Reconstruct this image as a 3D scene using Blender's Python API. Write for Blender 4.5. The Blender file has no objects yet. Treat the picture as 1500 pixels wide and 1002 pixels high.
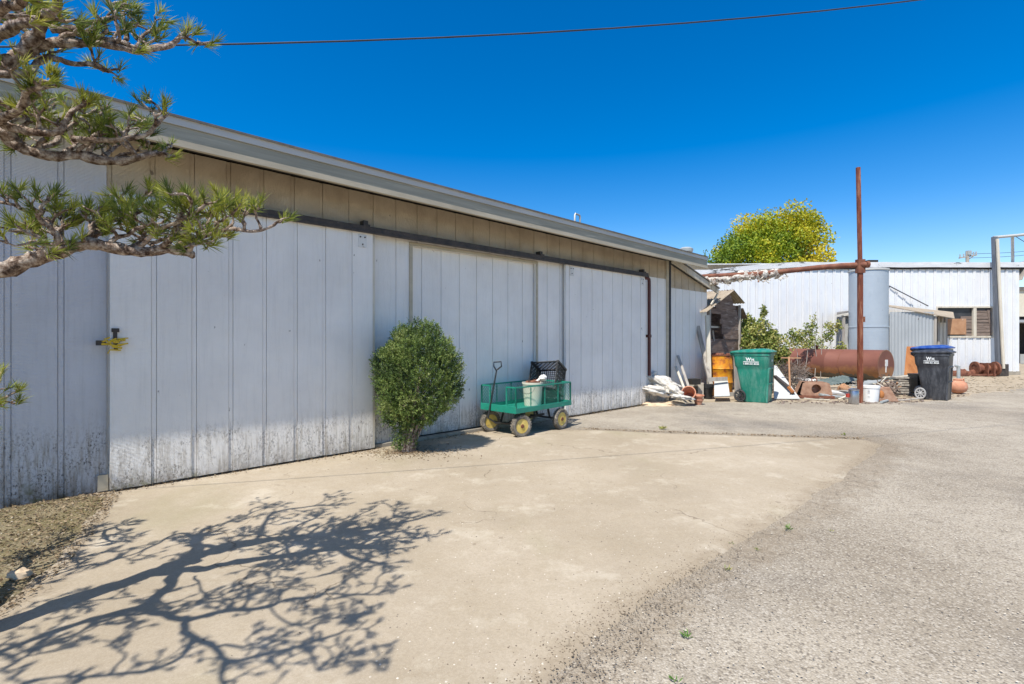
import bpy, math, random
from mathutils import Vector, Matrix, noise, Euler
R = math.radians
random.seed(7)
S = bpy.context.scene
COL = S.collection

# ------------------------------------------------------------------ camera
F = 729.0            # focal length in pixels of the 1500 px wide photograph
HOR = 497.0          # horizon row
CH = 1.4             # eye height
cd = bpy.data.cameras.new('camera'); cam = bpy.data.objects.new('camera', cd); COL.objects.link(cam)
cam.location = (0, 0, CH); cam.rotation_euler = (R(90), 0, 0)
cd.sensor_width = 36; cd.lens = 36 * F / 1500
cd.shift_y = -(501 - HOR) / 1500
cd.clip_start = 0.05; cd.clip_end = 3000
S.camera = cam
# ------------------------------------------------------------------ light
SUN_EL = 58.0
SD = Vector((math.cos(R(58.7)), math.sin(R(58.7)), 0))      # ground direction shadows fall
w = bpy.data.worlds.new('World'); S.world = w; w.use_nodes = True
nt = w.node_tree
sky = nt.nodes.new('ShaderNodeTexSky'); sky.sky_type = 'NISHITA'; sky.sun_disc = False
sky.sun_elevation = R(SUN_EL)
sky.sun_rotation = math.atan2(-SD.x, -SD.y)
sky.air_density = 1.0; sky.dust_density = 0.15; sky.ozone_density = 2.2; sky.altitude = 100
hs = nt.nodes.new('ShaderNodeHueSaturation'); tcw = nt.nodes.new('ShaderNodeTexCoord'); sx_ = nt.nodes.new('ShaderNodeSeparateXYZ'); nt.links.new(tcw.outputs['Generated'], sx_.inputs[0])
mr = nt.nodes.new('ShaderNodeValToRGB'); mr.color_ramp.interpolation = 'EASE'
for k_, (p_, v_) in enumerate(((0, 1.28), (.25, 1.52), (.58, 1.62), (.9, .55))):
    e_ = mr.color_ramp.elements
    if k_ in (1, 2): e_.new(p_)
for e_, (p_, v_) in zip(mr.color_ramp.elements, ((0, 1.28), (.25, 1.52), (.58, 1.62), (.9, .55))):
    e_.position = p_; e_.color = (v_ / 2, v_ / 2, v_ / 2, 1)
md = nt.nodes.new('ShaderNodeMath'); md.operation = 'MULTIPLY'; md.inputs[1].default_value = 2
nt.links.new(sx_.outputs['Z'], mr.inputs[0]); nt.links.new(mr.outputs[0], md.inputs[0]); nt.links.new(md.outputs[0], hs.inputs['Saturation'])
hs.inputs['Hue'].default_value = 0.506
nt.links.new(sky.outputs[0], hs.inputs['Color'])
bg = nt.nodes['Background']; bg.inputs['Strength'].default_value = 0.136
nt.links.new(hs.outputs[0], bg.inputs['Color'])
sl = bpy.data.lights.new('sun', 'SUN'); sl.energy = 5.0; sl.angle = R(0.45); sl.color = (1, .95, .87)
so = bpy.data.objects.new('sun', sl); COL.objects.link(so)
ce = math.cos(R(SUN_EL))
so.rotation_euler = Vector((SD.x * ce, SD.y * ce, -math.sin(R(SUN_EL)))).to_track_quat('-Z', 'Y').to_euler()
S.view_settings.view_transform = 'Standard'; S.view_settings.look = 'None'
S.view_settings.exposure = 0.34; S.view_settings.gamma = 1
S.render.engine = 'CYCLES'
S.cycles.max_bounces = 6

# ------------------------------------------------------------------ measuring helpers (photo -> world)
def P(px, py, Y): return Vector(((px - 750) / F * Y, Y, CH + (HOR - py) / F * Y))
def G(px, py):
    Y = CH * F / (py - HOR); return Vector(((px - 750) / F * Y, Y, 0))
SH = 1 / math.tan(R(SUN_EL))
def SHD(px, py, z): return G(px, py) + Vector((-SD.x * SH * z, -SD.y * SH * z, z))
WO = Vector((-3.704, 4.577, 0)); WA = math.atan2(.684, .729)
WUx, WUy = math.cos(WA), math.sin(WA)
def WU(px, v=0):                        # distance along the shed wall of a photo column, v = metres in front of it
    t = (px - 750) / F; bx = WO.x + WUy * v; by = WO.y - WUx * v
    return (by * t - bx) / (WUx - WUy * t)
def WZ(px, py, v=0):
    u = WU(px, v); Y = WO.y - WUx * v + WUy * u
    return CH + (HOR - py) / F * Y
def W2(u, v, z=0): return Vector((WO.x + WUx * u + WUy * v, WO.y + WUy * u - WUx * v, z))

# ------------------------------------------------------------------ materials
def _col(c): return (c[0], c[1], c[2], 1)
class M:
    def __init__(s, name):
        s.m = bpy.data.materials.new(name); s.m.use_nodes = True
        s.t = s.m.node_tree; s.b = s.t.nodes['Principled BSDF']; s.tc = s.n('ShaderNodeTexCoord')
    def n(s, k, **kw):
        x = s.t.nodes.new(k)
        for a, b in kw.items(): setattr(x, a, b)
        return x
    def l(s, a, b): s.t.links.new(a, b)
    def mapping(s, sc=(1, 1, 1), src='Object'):
        mp = s.n('ShaderNodeMapping'); mp.inputs['Scale'].default_value = sc
        s.l(s.tc.outputs[src], mp.inputs[0]); return mp.outputs[0]
    def noise(s, scale, detail=4, rough=.55, sc=(1, 1, 1), src='Object', dist=0):
        nz = s.n('ShaderNodeTexNoise'); nz.inputs['Scale'].default_value = scale
        nz.inputs['Detail'].default_value = detail; nz.inputs['Roughness'].default_value = rough
        nz.inputs['Distortion'].default_value = dist
        s.l(s.mapping(sc, src), nz.inputs['Vector']); return nz.outputs[0]
    def ramp(s, fac, stops, interp='LINEAR'):
        r = s.n('ShaderNodeValToRGB'); r.color_ramp.interpolation = interp
        e = r.color_ramp.elements
        while len(e) < len(stops): e.new(.5)
        for q, (p, c) in zip(e, stops):
            q.position = p; q.color = _col(c) if not isinstance(c, (int, float)) else (c, c, c, 1)
        s.l(fac, r.inputs[0]); return r.outputs[0]
    def mix(s, fac, a, b, mode='MIX'):
        x = s.n('ShaderNodeMix', data_type='RGBA', blend_type=mode)
        for i, v in ((0, fac), (6, a), (7, b)):
            if isinstance(v, (int, float)): x.inputs[i].default_value = v
            elif isinstance(v, tuple): x.inputs[i].default_value = _col(v)
            else: s.l(v, x.inputs[i])
        return x.outputs[2]
    def math(s, op, a, b=0, clamp=False):
        x = s.n('ShaderNodeMath', operation=op); x.use_clamp = clamp
        for i, v in ((0, a), (1, b)):
            if isinstance(v, (int, float)): x.inputs[i].default_value = v
            else: s.l(v, x.inputs[i])
        return x.outputs[0]
    def sep(s, src='Object'):
        x = s.n('ShaderNodeSeparateXYZ'); s.l(s.tc.outputs[src], x.inputs[0]); return x.outputs
    def attr(s, name):
        x = s.n('ShaderNodeAttribute', attribute_name=name); return x.outputs['Fac']
    def bump(s, h, strength=.3, dist=.01):
        x = s.n('ShaderNodeBump'); x.inputs['Strength'].default_value = strength
        x.inputs['Distance'].default_value = dist; s.l(h, x.inputs['Height'])
        s.l(x.outputs[0], s.b.inputs['Normal'])
    def out(s, col=None, rough=.8, metal=0, spec=.5):
        if col is not None:
            if isinstance(col, tuple): s.b.inputs['Base Color'].default_value = _col(col)
            else: s.l(col, s.b.inputs['Base Color'])
        if isinstance(rough, (int, float)): s.b.inputs['Roughness'].default_value = rough
        else: s.l(rough, s.b.inputs['Roughness'])
        s.b.inputs['Metallic'].default_value = metal
        s.b.inputs['Specular IOR Level'].default_value = spec
        return s.m

def mottled(name, c1, c2, scale=6, c3=None, s3=3, t3=(.55, .7), rough=.8, metal=0, bs=.3, bscale=40, bd=.005, sc=(1, 1, 1), spec=.4):
    m = M(name)
    col = m.ramp(m.noise(scale, 6, .6, sc), [(.35, c1), (.65, c2)])
    if c3 is not None:
        col = m.mix(m.ramp(m.noise(s3, 8, .7, sc), [(t3[0], 0), (t3[1], 1)]), col, c3)
    m.bump(m.noise(bscale, 5, .6, sc), bs, bd)
    return m.out(col, rough, metal, spec)

def siding_mat(name, paint, dirty, low=.55, amount=1.0, tint=None, wave=.55):
    m = M(name)
    x, y, z = m.sep()
    big = m.noise(1.3, 4, .6)
    col = m.mix(m.ramp(big, [(.35, 0), (.7, 1)]), paint, tuple(c * .88 for c in paint))
    vs = m.noise(5, 6, .7, (6, 6, .35))                     # vertical grain
    col = m.mix(m.math('MULTIPLY', m.ramp(vs, [(.5, 0), (.75, 1)]), .10 * amount), col, dirty)
    if tint is not None:                                     # bare patches of older paint
        col = m.mix(m.math('MULTIPLY', m.ramp(m.noise(2.2, 6, .6), [(.45, 0), (.6, 1)]), .5), col, tint)
    # splash dirt and mildew rising from the ground
    h = m.math('SUBTRACT', 1, m.math('DIVIDE', z, low), True)
    wob = m.math('MULTIPLY', m.math('SUBTRACT', m.noise(1.7, 5, .65, (1, 1, .3)), .5), 1.5)
    H2 = m.math('MULTIPLY', m.math('ADD', h, wob), m.math('MULTIPLY', h, 2.5, True), True)
    streak = m.ramp(m.noise(11, 6, .7, (3.5, 3.5, .3)), [(.46, 0), (.66, 1)])
    col = m.mix(m.math('MULTIPLY', m.math('MULTIPLY', streak, m.math('MULTIPLY', H2, 2.0, True)), .62 * amount), col, (.30, .25, .18))
    sp = m.ramp(m.noise(46, 9, .8, (1.4, 1.4, .7)), [(.50, 0), (.58, 1)])
    clump = m.ramp(m.noise(6, 5, .7, (1, 1, .7)), [(.38, 0), (.58, 1)])
    col = m.mix(m.math('MULTIPLY', m.math('MULTIPLY', m.math('MULTIPLY', sp, clump), m.math('MULTIPLY', H2, 2.4, True)), .85 * amount), col, dirty)
    foot = m.math('MULTIPLY', m.math('POWER', h, 6), m.ramp(m.noise(5, 6, .7, (1.5, 1.5, 1)), [(.35, .25), (.6, 1)]))
    col = m.mix(m.math('MULTIPLY', foot, .9 * amount), col, (.115, .09, .06))
    moss = m.ramp(m.noise(5, 6, .7), [(.56, 0), (.66, 1)])
    col = m.mix(m.math('MULTIPLY', m.math('MULTIPLY', moss, m.math('POWER', h, 4)), .75 * amount), col, (.13, .125, .035))
    # scattered little marks over the whole height
    dots = m.ramp(m.noise(14, 3, .5, (1, 1, .6)), [(.73, 0), (.77, 1)])
    col = m.mix(m.math('MULTIPLY', dots, .7 * amount), col, (.13, .10, .08))
    # rough-sawn cross grain
    wv = m.n('ShaderNodeTexWave', wave_type='BANDS', bands_direction='Z')
    wv.inputs['Scale'].default_value = 26; wv.inputs['Distortion'].default_value = 5
    wv.inputs['Detail'].default_value = 2; wv.inputs['Detail Scale'].default_value = .35
    m.l(m.mapping((.7, .7, 1)), wv.inputs['Vector'])
    hgt = m.math('ADD', m.math('MULTIPLY', wv.outputs['Fac'], .6), m.noise(60, 4, .6, (1, 1, .4)))
    m.bump(hgt, wave, .006)
    return m.out(col, .75, 0, .3)

paint = (.88, .85, .80)
SID = siding_mat('painted siding', paint, (.10, .085, .07), .62)
SIDU = siding_mat('cream siding with painted bounce', (.72, .60, .44), (.28, .21, .14), .01, 1.0, (.50, .39, .265), 1.6)  # warm light bounced up from the ground is painted into the cream
SIDL = siding_mat('weathered siding', (.62, .62, .64), (.07, .06, .05), .85, 1.25, None, .7)
FAS1 = mottled('fascia paint', (.50, .50, .48), (.41, .41, .39), 5, (.30, .28, .24), 9, (.62, .72), .6, 0, .2, 60, .002, (.2, 1, 1))
FAS2 = mottled('grey fascia board', (.34, .325, .26), (.25, .24, .19), 6, (.46, .43, .34), 8, (.58, .7), .7, 0, .3, 60, .003, (.15, 1, 3))
FAS3 = mottled('cream trim', (.50, .44, .33), (.40, .35, .26), 6, None, rough=.7, sc=(.3, 1, 1))
DARK = mottled('dark gap', (.02, .018, .015), (.035, .03, .026), 8, rough=.9)
TRK = mottled('black rail paint', (.035, .03, .028), (.075, .06, .05), 12, (.20, .17, .14), 30, (.62, .7), .6, 0, .3, 50, .004)
ROOFM = mottled('roofing felt', (.12, .11, .10), (.18, .17, .16), 5, rough=.95)
REDP = mottled('dark red pipe paint', (.07, .018, .015), (.10, .03, .025), 8, rough=.45, bs=.05)
CONC2 = mottled('footing concrete', (.36, .32, .26), (.27, .24, .19), 5, (.16, .13, .09), 6, (.55, .7), .9)

def concrete_mat():
    m = M('worn concrete')
    x, y, z = m.sep()
    col = m.ramp(m.noise(.55, 5, .6), [(.3, (.32, .265, .19)), (.5, (.41, .345, .258)), (.7, (.49, .42, .325))])
    col = m.mix(m.math('MULTIPLY', m.ramp(m.noise(2.6, 6, .65), [(.4, 0), (.7, 1)]), .35), col, (.36, .295, .20))
    col = m.mix(m.math('MULTIPLY', m.ramp(m.noise(.7, 4, .6, (1.2, .6, 1)), [(.56, 0), (.72, 1)]), .4), col, (.27, .25, .13))  # algae tint
    fine = m.noise(75, 5, .75)
    col = m.mix(m.math('MULTIPLY', m.ramp(fine, [(.42, 1), (.58, 0)]), .24), col, (.20, .155, .10))
    fine2 = m.noise(170, 3, .7)
    col = m.mix(m.math('MULTIPLY', m.ramp(fine2, [(.55, 0), (.7, 1)]), .45), col, (.60, .53, .41))
    e = m.attr('edge')                                       # metres from the slab's broken edge
    eb = m.math('SUBTRACT', 1, m.math('DIVIDE', m.math('ADD', e, m.math('MULTIPLY', m.math('SUBTRACT', m.noise(3, 6, .7), .5), .75)), .32), True)
    eb = m.ramp(eb, [(.28, 0), (.36, .45), (.52, .55), (.62, 1)])
    col = m.mix(m.math('MULTIPLY', m.math('MULTIPLY', eb, m.ramp(m.noise(16, 6, .7), [(.3, .35), (.65, 1)])), .62), col, (.26, .205, .14))
    col = m.mix(m.math('MULTIPLY', m.ramp(m.noise(11, 7, .75), [(.48, 0), (.68, 1)]), .30), col, (.30, .24, .16))
    col = m.mix(m.math('MULTIPLY', m.ramp(m.noise(1.9, 7, .72), [(.54, 0), (.66, 1)]), .35), col, (.62, .56, .45))
    pits = m.ramp(m.noise(9, 3, .4), [(.74, 0), (.77, 1)])
    col = m.mix(m.math('MULTIPLY', pits, .5), col, (.2, .16, .11))
    vor = m.n('ShaderNodeTexVoronoi', feature='DISTANCE_TO_EDGE'); vor.inputs['Scale'].default_value = .42
    nz = m.n('ShaderNodeTexNoise'); nz.inputs['Scale'].default_value = 2.2; nz.inputs['Detail'].default_value = 5
    m.l(m.tc.outputs['Object'], nz.inputs['Vector'])
    vm = m.n('ShaderNodeVectorMath', operation='MULTIPLY_ADD'); m.l(nz.outputs[1], vm.inputs[0])
    vm.inputs[1].default_value = (.7, .7, .7); m.l(m.tc.outputs['Object'], vm.inputs[2]); m.l(vm.outputs[0], vor.inputs['Vector'])
    cr = m.math('MULTIPLY', m.ramp(vor.outputs['Distance'], [(.0, 1), (.0035, 0)]), m.ramp(m.noise(.9, 2), [(.5, 0), (.57, 1)]))
    v3 = m.n('ShaderNodeTexVoronoi', feature='DISTANCE_TO_EDGE'); v3.inputs['Scale'].default_value = 7; m.l(vm.outputs[0], v3.inputs['Vector'])
    c3 = m.math('MULTIPLY', m.math('MULTIPLY', m.ramp(v3.outputs['Distance'], [(.0, 1), (.03, 0)]), m.ramp(e, [(.06, 1), (.34, 0)])), m.ramp(m.noise(2.5, 3), [(.45, 0), (.55, 1)]))
    cr = m.math('MAXIMUM', cr, c3)
    col = m.mix(m.math('MULTIPLY', cr, .7), col, (.12, .09, .06))
    h = m.math('ADD', m.math('MULTIPLY', fine, .7), m.math('MULTIPLY', fine2, .3))
    h = m.math('SUBTRACT', h, m.math('MULTIPLY', cr, .6))
    m.bump(h, .45, .006)
    return m.out(col, .9, 0, .25)
CONC = concrete_mat()

def asphalt_mat():
    m = M('aged chip seal')
    col = m.ramp(m.noise(.5, 5, .6), [(.32, (.27, .228, .172)), (.5, (.385, .335, .262)), (.66, (.475, .42, .335))])
    dk = m.ramp(m.noise(.38, 4, .6, (1, 1, 1)), [(.52, 0), (.68, 1)])
    col = m.mix(m.math('MULTIPLY', dk, .75), col, (.17, .155, .14))
    col = m.mix(m.math('MULTIPLY', m.ramp(m.noise(3.5, 6, .7), [(.5, 0), (.66, 1)]), .5), col, (.22, .185, .14))
    vor = m.n('ShaderNodeTexVoronoi'); vor.inputs['Scale'].default_value = 95; m.l(m.mapping(), vor.inputs['Vector'])
    sepc = m.n('ShaderNodeSeparateColor'); m.l(vor.outputs['Color'], sepc.inputs[0])
    chip = sepc.outputs[0]
    col = m.mix(m.math('MULTIPLY', m.ramp(chip, [(.7, 0), (.86, 1)]), .5), col, (.55, .50, .42))
    col = m.mix(m.math('MULTIPLY', m.ramp(chip, [(.06, 1), (.2, 0)]), .6), col, (.12, .10, .08))
    gap = m.ramp(vor.outputs['Distance'], [(.42, 0), (.75, 1)])
    col = m.mix(m.math('MULTIPLY', gap, .4), col, (.17, .14, .105))
    e = m.attr('edge')
    eb = m.math('SUBTRACT', 1, m.math('DIVIDE', m.math('ADD', e, m.math('MULTIPLY', m.math('SUBTRACT', m.noise(2.6, 6, .7), .5), 1.1)), .36), True)
    eb = m.ramp(eb, [(.2, 0), (.34, .4), (.5, .55), (.66, 1)])
    col = m.mix(m.math('MULTIPLY', m.math('MULTIPLY', eb, m.ramp(m.noise(14, 6, .7), [(.3, .3), (.65, 1)])), .68), col, (.25, .20, .14))
    vo2 = m.n('ShaderNodeTexVoronoi', feature='DISTANCE_TO_EDGE'); vo2.inputs['Scale'].default_value = 3.2
    nz = m.n('ShaderNodeTexNoise'); nz.inputs['Scale'].default_value = 4; nz.inputs['Detail'].default_value = 5
    m.l(m.tc.outputs['Object'], nz.inputs['Vector'])
    vm = m.n('ShaderNodeVectorMath', operation='MULTIPLY_ADD'); m.l(nz.outputs[1], vm.inputs[0])
    vm.inputs[1].default_value = (.3, .3, .3); m.l(m.tc.outputs['Object'], vm.inputs[2]); m.l(vm.outputs[0], vo2.inputs['Vector'])
    cr = m.math('MULTIPLY', m.ramp(vo2.outputs['Distance'], [(.0, 1), (.022, 0)]), m.math('MAXIMUM', m.ramp(m.noise(.8, 4, .6), [(.54, 0), (.66, 1)]), m.ramp(e, [(.1, 1), (.45, 0)])))
    col = m.mix(m.math('MULTIPLY', cr, .6), col, (.12, .095, .07))
    h = m.math('SUBTRACT', m.math('SUBTRACT', m.noise(60, 4, .6), m.math('MULTIPLY', vor.outputs['Distance'], .9)), m.math('MULTIPLY', cr, .6))
    m.bump(h, .55, .008)
    return m.out(col, .92, 0, .25)
ASPH = asphalt_mat()
def dirt_mat(name, a, b, c):
    m = M(name)
    col = m.ramp(m.noise(2.2, 7, .65), [(.3, a), (.5, b), (.7, c)])
    col = m.mix(m.ramp(m.noise(90, 4, .7), [(.5, 0), (.62, .6)]), col, tuple(q * .4 for q in a))
    col = m.mix(m.ramp(m.noise(45, 4, .7, (1, 1.3, 1)), [(.56, 0), (.66, .7)]), col, (.50, .43, .32))
    m.bump(m.noise(45, 8, .75), .7, .012)
    return m.out(col, .95, 0, .2)
DIRT = dirt_mat('littered dirt', (.155, .135, .05), (.21, .175, .10), (.30, .25, .165))
DIRT2 = dirt_mat('dry yard dirt', (.30, .24, .16), (.40, .33, .24), (.48, .41, .31))

def rust_mat(name, a, b, c, scale=5, rough=.75, sc=(1, 1, 1), metal=.2):
    m = M(name)
    col = m.ramp(m.noise(scale, 8, .65, sc), [(.28, a), (.5, b), (.72, c)])
    col = m.mix(m.ramp(m.noise(scale * 6, 5, .7), [(.6, 0), (.72, .6)]), col, tuple(q * .45 for q in a))
    m.bump(m.noise(50, 5, .6), .4, .004)
    return m.out(col, rough, metal, .3)
RUST = rust_mat('rust', (.12, .05, .035), (.20, .08, .05), (.29, .14, .085), 6)
RUSTP = rust_mat('rusted pole', (.10, .04, .03), (.22, .065, .035), (.42, .22, .13), 4, .6, (5, 5, .8), .3)
RUSTT = None
RUSTO = rust_mat('orange rust sheet', (.18, .07, .035), (.42, .16, .05), (.50, .23, .09), 3, .7, (1, 1, .6), .1)
def tank_rust():
    m = M('old tank oxide')
    x, y, z = m.sep()
    col = m.ramp(m.noise(2.4, 6, .6, (.5, 1, 1)), [(.3, (.165, .062, .045)), (.7, (.225, .09, .062))])
    lo = m.math('ADD', m.math('MULTIPLY', z, -1.8), m.math('MULTIPLY', m.noise(4, 7, .7), .9))
    col = m.mix(m.ramp(lo, [(.52, 0), (.72, 1)]), col, (.30, .14, .06))
    col = m.mix(m.ramp(lo, [(.95, 0), (1.15, 1)]), col, (.11, .095, .075))
    col = m.mix(m.ramp(m.noise(7, 8, .8, (.4, 1, 1)), [(.66, 0), (.72, .6)]), col, (.45, .33, .22))
    m.bump(m.noise(30, 5, .6), .25, .004)
    return m.out(col, .65, .1, .35)
RUSTT = tank_rust()
def drum_mat():
    m = M('rusty yellow drum')
    col = m.ramp(m.noise(7, 8, .7), [(.38, (.72, .33, .015)), (.52, (.62, .22, .015)), (.62, (.30, .09, .03)), (.72, (.10, .035, .02))])
    m.bump(m.noise(30, 5, .6), .3, .004)
    return m.out(col, .55, .1, .4)
DRUM = drum_mat()
def metal_wall(name, a, b, stain, ridge=False):
    m = M(name)
    col = m.ramp(m.noise(1.1, 6, .65, (1, 1, .8)), [(.3, a), (.7, b)])
    col = m.mix(m.math('MULTIPLY', m.ramp(m.noise(1.6, 7, .7, (2.5, 2.5, .8)), [(.55, 0), (.75, 1)]), .55), col, stain)
    dots = m.ramp(m.noise(6, 2, .4), [(.775, 0), (.785, 1)])
    col = m.mix(dots, col, (.1, .07, .05))
    m.bump(m.noise(3, 4, .6), .25, .02)
    return m.out(col, .42, .15, .5)
WMET = metal_wall('white sheet metal', (.72, .73, .74), (.80, .80, .79), (.52, .56, .62))
GMET = metal_wall('grey galvanised sheet', (.34, .36, .37), (.42, .44, .45), (.26, .27, .27))
TANKM = metal_wall('pale blue tank wrap', (.36, .41, .46), (.42, .47, .51), (.27, .32, .37))
PEEL = mottled('peeling white roof edge', (.66, .67, .68), (.55, .56, .57), 4, (.08, .08, .08), 2.6, (.56, .60), .8, 0, .4, 20, .01, (.6, 1, 2))
WOODG = mottled('grey weathered wood', (.30, .27, .235), (.42, .385, .335), 10, (.15, .13, .11), 7, (.55, .7), .9, 0, .5, 40, .004, (1, 1, .2))
WOODL = mottled('pale timber', (.50, .45, .36), (.62, .57, .47), 8, (.30, .25, .19), 6, (.58, .7), .85, 0, .4, 40, .004, (1, 1, .2))
WOODD = mottled('dark old boards', (.13, .085, .065), (.25, .175, .135), 7, (.40, .33, .28), 6, (.56, .68), .9, 0, .6, 30, .006, (.4, 1, 2.5))
WOODB = mottled('brown boards', (.16, .12, .095), (.26, .20, .165), 7, (.08, .06, .05), 6, (.55, .66), .9, 0, .5, 30, .006, (.4, 1, 2.5))
PLYW = mottled('sun-browned plywood', (.36, .19, .10), (.46, .26, .145), 5, (.55, .40, .28), 9, (.62, .72), .85)
CORR = mottled('dusty corrugated roof', (.30, .245, .18), (.40, .335, .255), 5, (.2, .15, .10), 6, (.55, .7), .85)
BARK = None
def bark():
    m = M('pine bark')
    n1 = m.noise(30, 8, .7); 
    col = m.ramp(n1, [(.36, (.05, .03, .022)), (.46, (.20, .14, .105)), (.55, (.42, .34, .28)), (.66, (.66, .58, .50))])
    m.bump(m.noise(38, 6, .7), 1.0, .02)
    return m.out(col, .95, 0, .2)
BARK = bark()
def leafmat(name, cols, scale=3, trans=.25, rough=.55, attr=None):
    m = M(name)
    fac = m.noise(scale, 5, .7) if attr is None else m.attr(attr)
    n = len(cols)
    st = [(.3 + .4 * i / (n - 1) if attr is None else i / (n - 1), c) for i, c in enumerate(cols)]
    col = m.ramp(fac, st)
    m.out(col, rough, 0, .35)
    tr = m.n('ShaderNodeBsdfTranslucent'); m.l(col, tr.inputs[0])
    mx = m.n('ShaderNodeMixShader'); mx.inputs[0].default_value = trans
    o = m.t.nodes['Material Output']; m.l(m.b.outputs[0], mx.inputs[1]); m.l(tr.outputs[0], mx.inputs[2]); m.l(mx.outputs[0], o.inputs[0])
    return m.m
NEED = leafmat('pine needles', [(.05, .08, .02), (.18, .23, .035), (.44, .45, .07), (.62, .50, .22)], trans=.3, attr='tone')
BUSHM = leafmat('shrub leaves', [(.045, .075, .025), (.10, .16, .04), (.19, .26, .06), (.30, .34, .12)], trans=.25, attr='tone')
TREEM = leafmat('yellowing leaves', [(.10, .18, .02), (.26, .34, .02), (.52, .47, .025), (.62, .50, .035), (.56, .36, .04)], trans=.3, attr='tone')
VINEM = leafmat('bramble leaves', [(.06, .10, .025), (.19, .25, .05), (.42, .40, .12), (.50, .40, .20)], trans=.25, attr='tone')
DRYM = leafmat('dry litter', [(.09, .06, .035), (.22, .15, .08), (.36, .27, .16)], trans=.1, attr='tone')
WEEDM = leafmat('weed green', [(.08, .18, .03), (.18, .32, .06)], trans=.3, attr='tone')
def plastic(name, c, c2=None, rough=.42, scr=(.6, .65, .6)):
    m = M(name)
    col = m.ramp(m.noise(3, 5, .6), [(.35, c), (.7, c2 or tuple(q * 1.25 for q in c))])
    dust = m.ramp(m.noise(4, 8, .75, (2, 2, .6)), [(.46, 0), (.72, .45)])
    col = m.mix(dust, col, scr)
    sc = m.ramp(m.noise(9, 2, .5, (1, 1, 1), dist=3), [(.497, 0), (.5, .5), (.503, 0)])
    col = m.mix(m.math('MULTIPLY', sc, m.ramp(m.noise(2, 2), [(.5, 0), (.6, 1)])), col, scr)
    m.bump(m.noise(60, 3, .5), .06, .002)
    return m.out(col, rough, 0, .5)
GREENP = plastic('green cart plastic', (.006, .165, .115), (.01, .22, .155), .42, (.26, .40, .35))
BLACKP = plastic('charcoal cart plastic', (.022, .025, .032), (.035, .038, .046), .45, (.22, .23, .25))
BLUEP = plastic('blue lid plastic', (.012, .05, .24), (.02, .075, .32), .4, (.2, .3, .5))
BLK = plastic('black plastic', (.012, .012, .013), (.022, .022, .024), .4, (.12, .12, .12))
TYRE = mottled('dusty tyre rubber', (.12, .105, .085), (.20, .18, .15), 10, (.40, .35, .28), 12, (.52, .66), .95, 0, .6, 30, .01)
TYRED = mottled('cart wheel rubber', (.025, .025, .027), (.05, .05, .05), 10, (.15, .14, .13), 12, (.55, .7), .8)
WHGREY = mottled('faded grey wheel', (.32, .31, .30), (.42, .41, .39), 10, rough=.8)
RIMY = mottled('yellow wheel rim', (.60, .42, .09), (.68, .52, .16), 8, (.30, .18, .07), 14, (.56, .68), .6)
CARTG = mottled('green painted steel', (.012, .21, .145), (.02, .26, .18), 8, (.09, .12, .08), 18, (.6, .68), .45, 0, .1, 40, .002)
BUCK = mottled('cream plastic bucket', (.60, .58, .46), (.66, .64, .53), 4, (.42, .38, .28), 7, (.6, .75), .55)
WHITE = mottled('white plastic', (.72, .71, .68), (.62, .60, .56), 5, (.40, .34, .27), 8, (.54, .72), .5)
SACK = mottled('woven white sack', (.66, .63, .57), (.56, .52, .46), 8, (.28, .24, .20), 9, (.56, .68), .75, 0, .8, 26, .02)
TERRA = mottled('terracotta', (.46, .20, .12), (.55, .27, .17), 6, (.60, .44, .34), 9, (.58, .72), .85)
SLATE = mottled('dark bluish timber', (.10, .115, .14), (.15, .165, .19), 7, (.24, .24, .24), 6, (.58, .7), .8, 0, .3, 30, .005, (1, 1, .2))  # bluish dark grey, darker than the facing board
GREYC = mottled('concrete block', (.34, .30, .25), (.42, .38, .32), 12, rough=.95, bs=.6)
SLABM = mottled('grey slab', (.46, .47, .45), (.53, .54, .52), 6, (.36, .35, .32), 9, (.58, .7), .9)
STEEL = mottled('dull aluminium', (.40, .41, .44), (.50, .51, .54), 5, rough=.33, metal=.95, bs=.05)
GALV = mottled('galvanised sheet', (.36, .39, .39), (.46, .49, .48), 5, (.25, .27, .25), 6, (.55, .7), .5, .3)
GREENS = mottled('green-grey sheet', (.12, .16, .15), (.20, .24, .22), 5, (.30, .33, .30), 6, (.55, .7), .55, .3)
BEIGE = mottled('beige stucco', (.58, .52, .40), (.64, .58, .46), 5, rough=.9)
WRAP = mottled('torn lagging', (.52, .47, .40), (.66, .62, .55), 10, (.16, .07, .045), 9, (.5, .58), .95, 0, .8, 24, .03)
GLASSD = mottled('dim interior', (.03, .032, .036), (.06, .06, .065), 3, rough=.3)
YTAPE = mottled('yellow tape', (.55, .36, .01), (.62, .44, .03), 14, (.10, .07, .02), 25, (.55, .62), .6)
INK = mottled('white print', (.75, .77, .76), (.68, .7, .7), 20, rough=.6)
CABLE = mottled('cable sheath', (.03, .03, .035), (.05, .05, .06), 5, rough=.5)
CABLEW = mottled('bare alloy cable', (.30, .31, .33), (.36, .36, .38), 5, rough=.4, metal=.6)
SAND = mottled('spilled sand', (.55, .41, .27), (.64, .50, .35), 6, (.42, .32, .22), 9, (.55, .7), .95)

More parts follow.
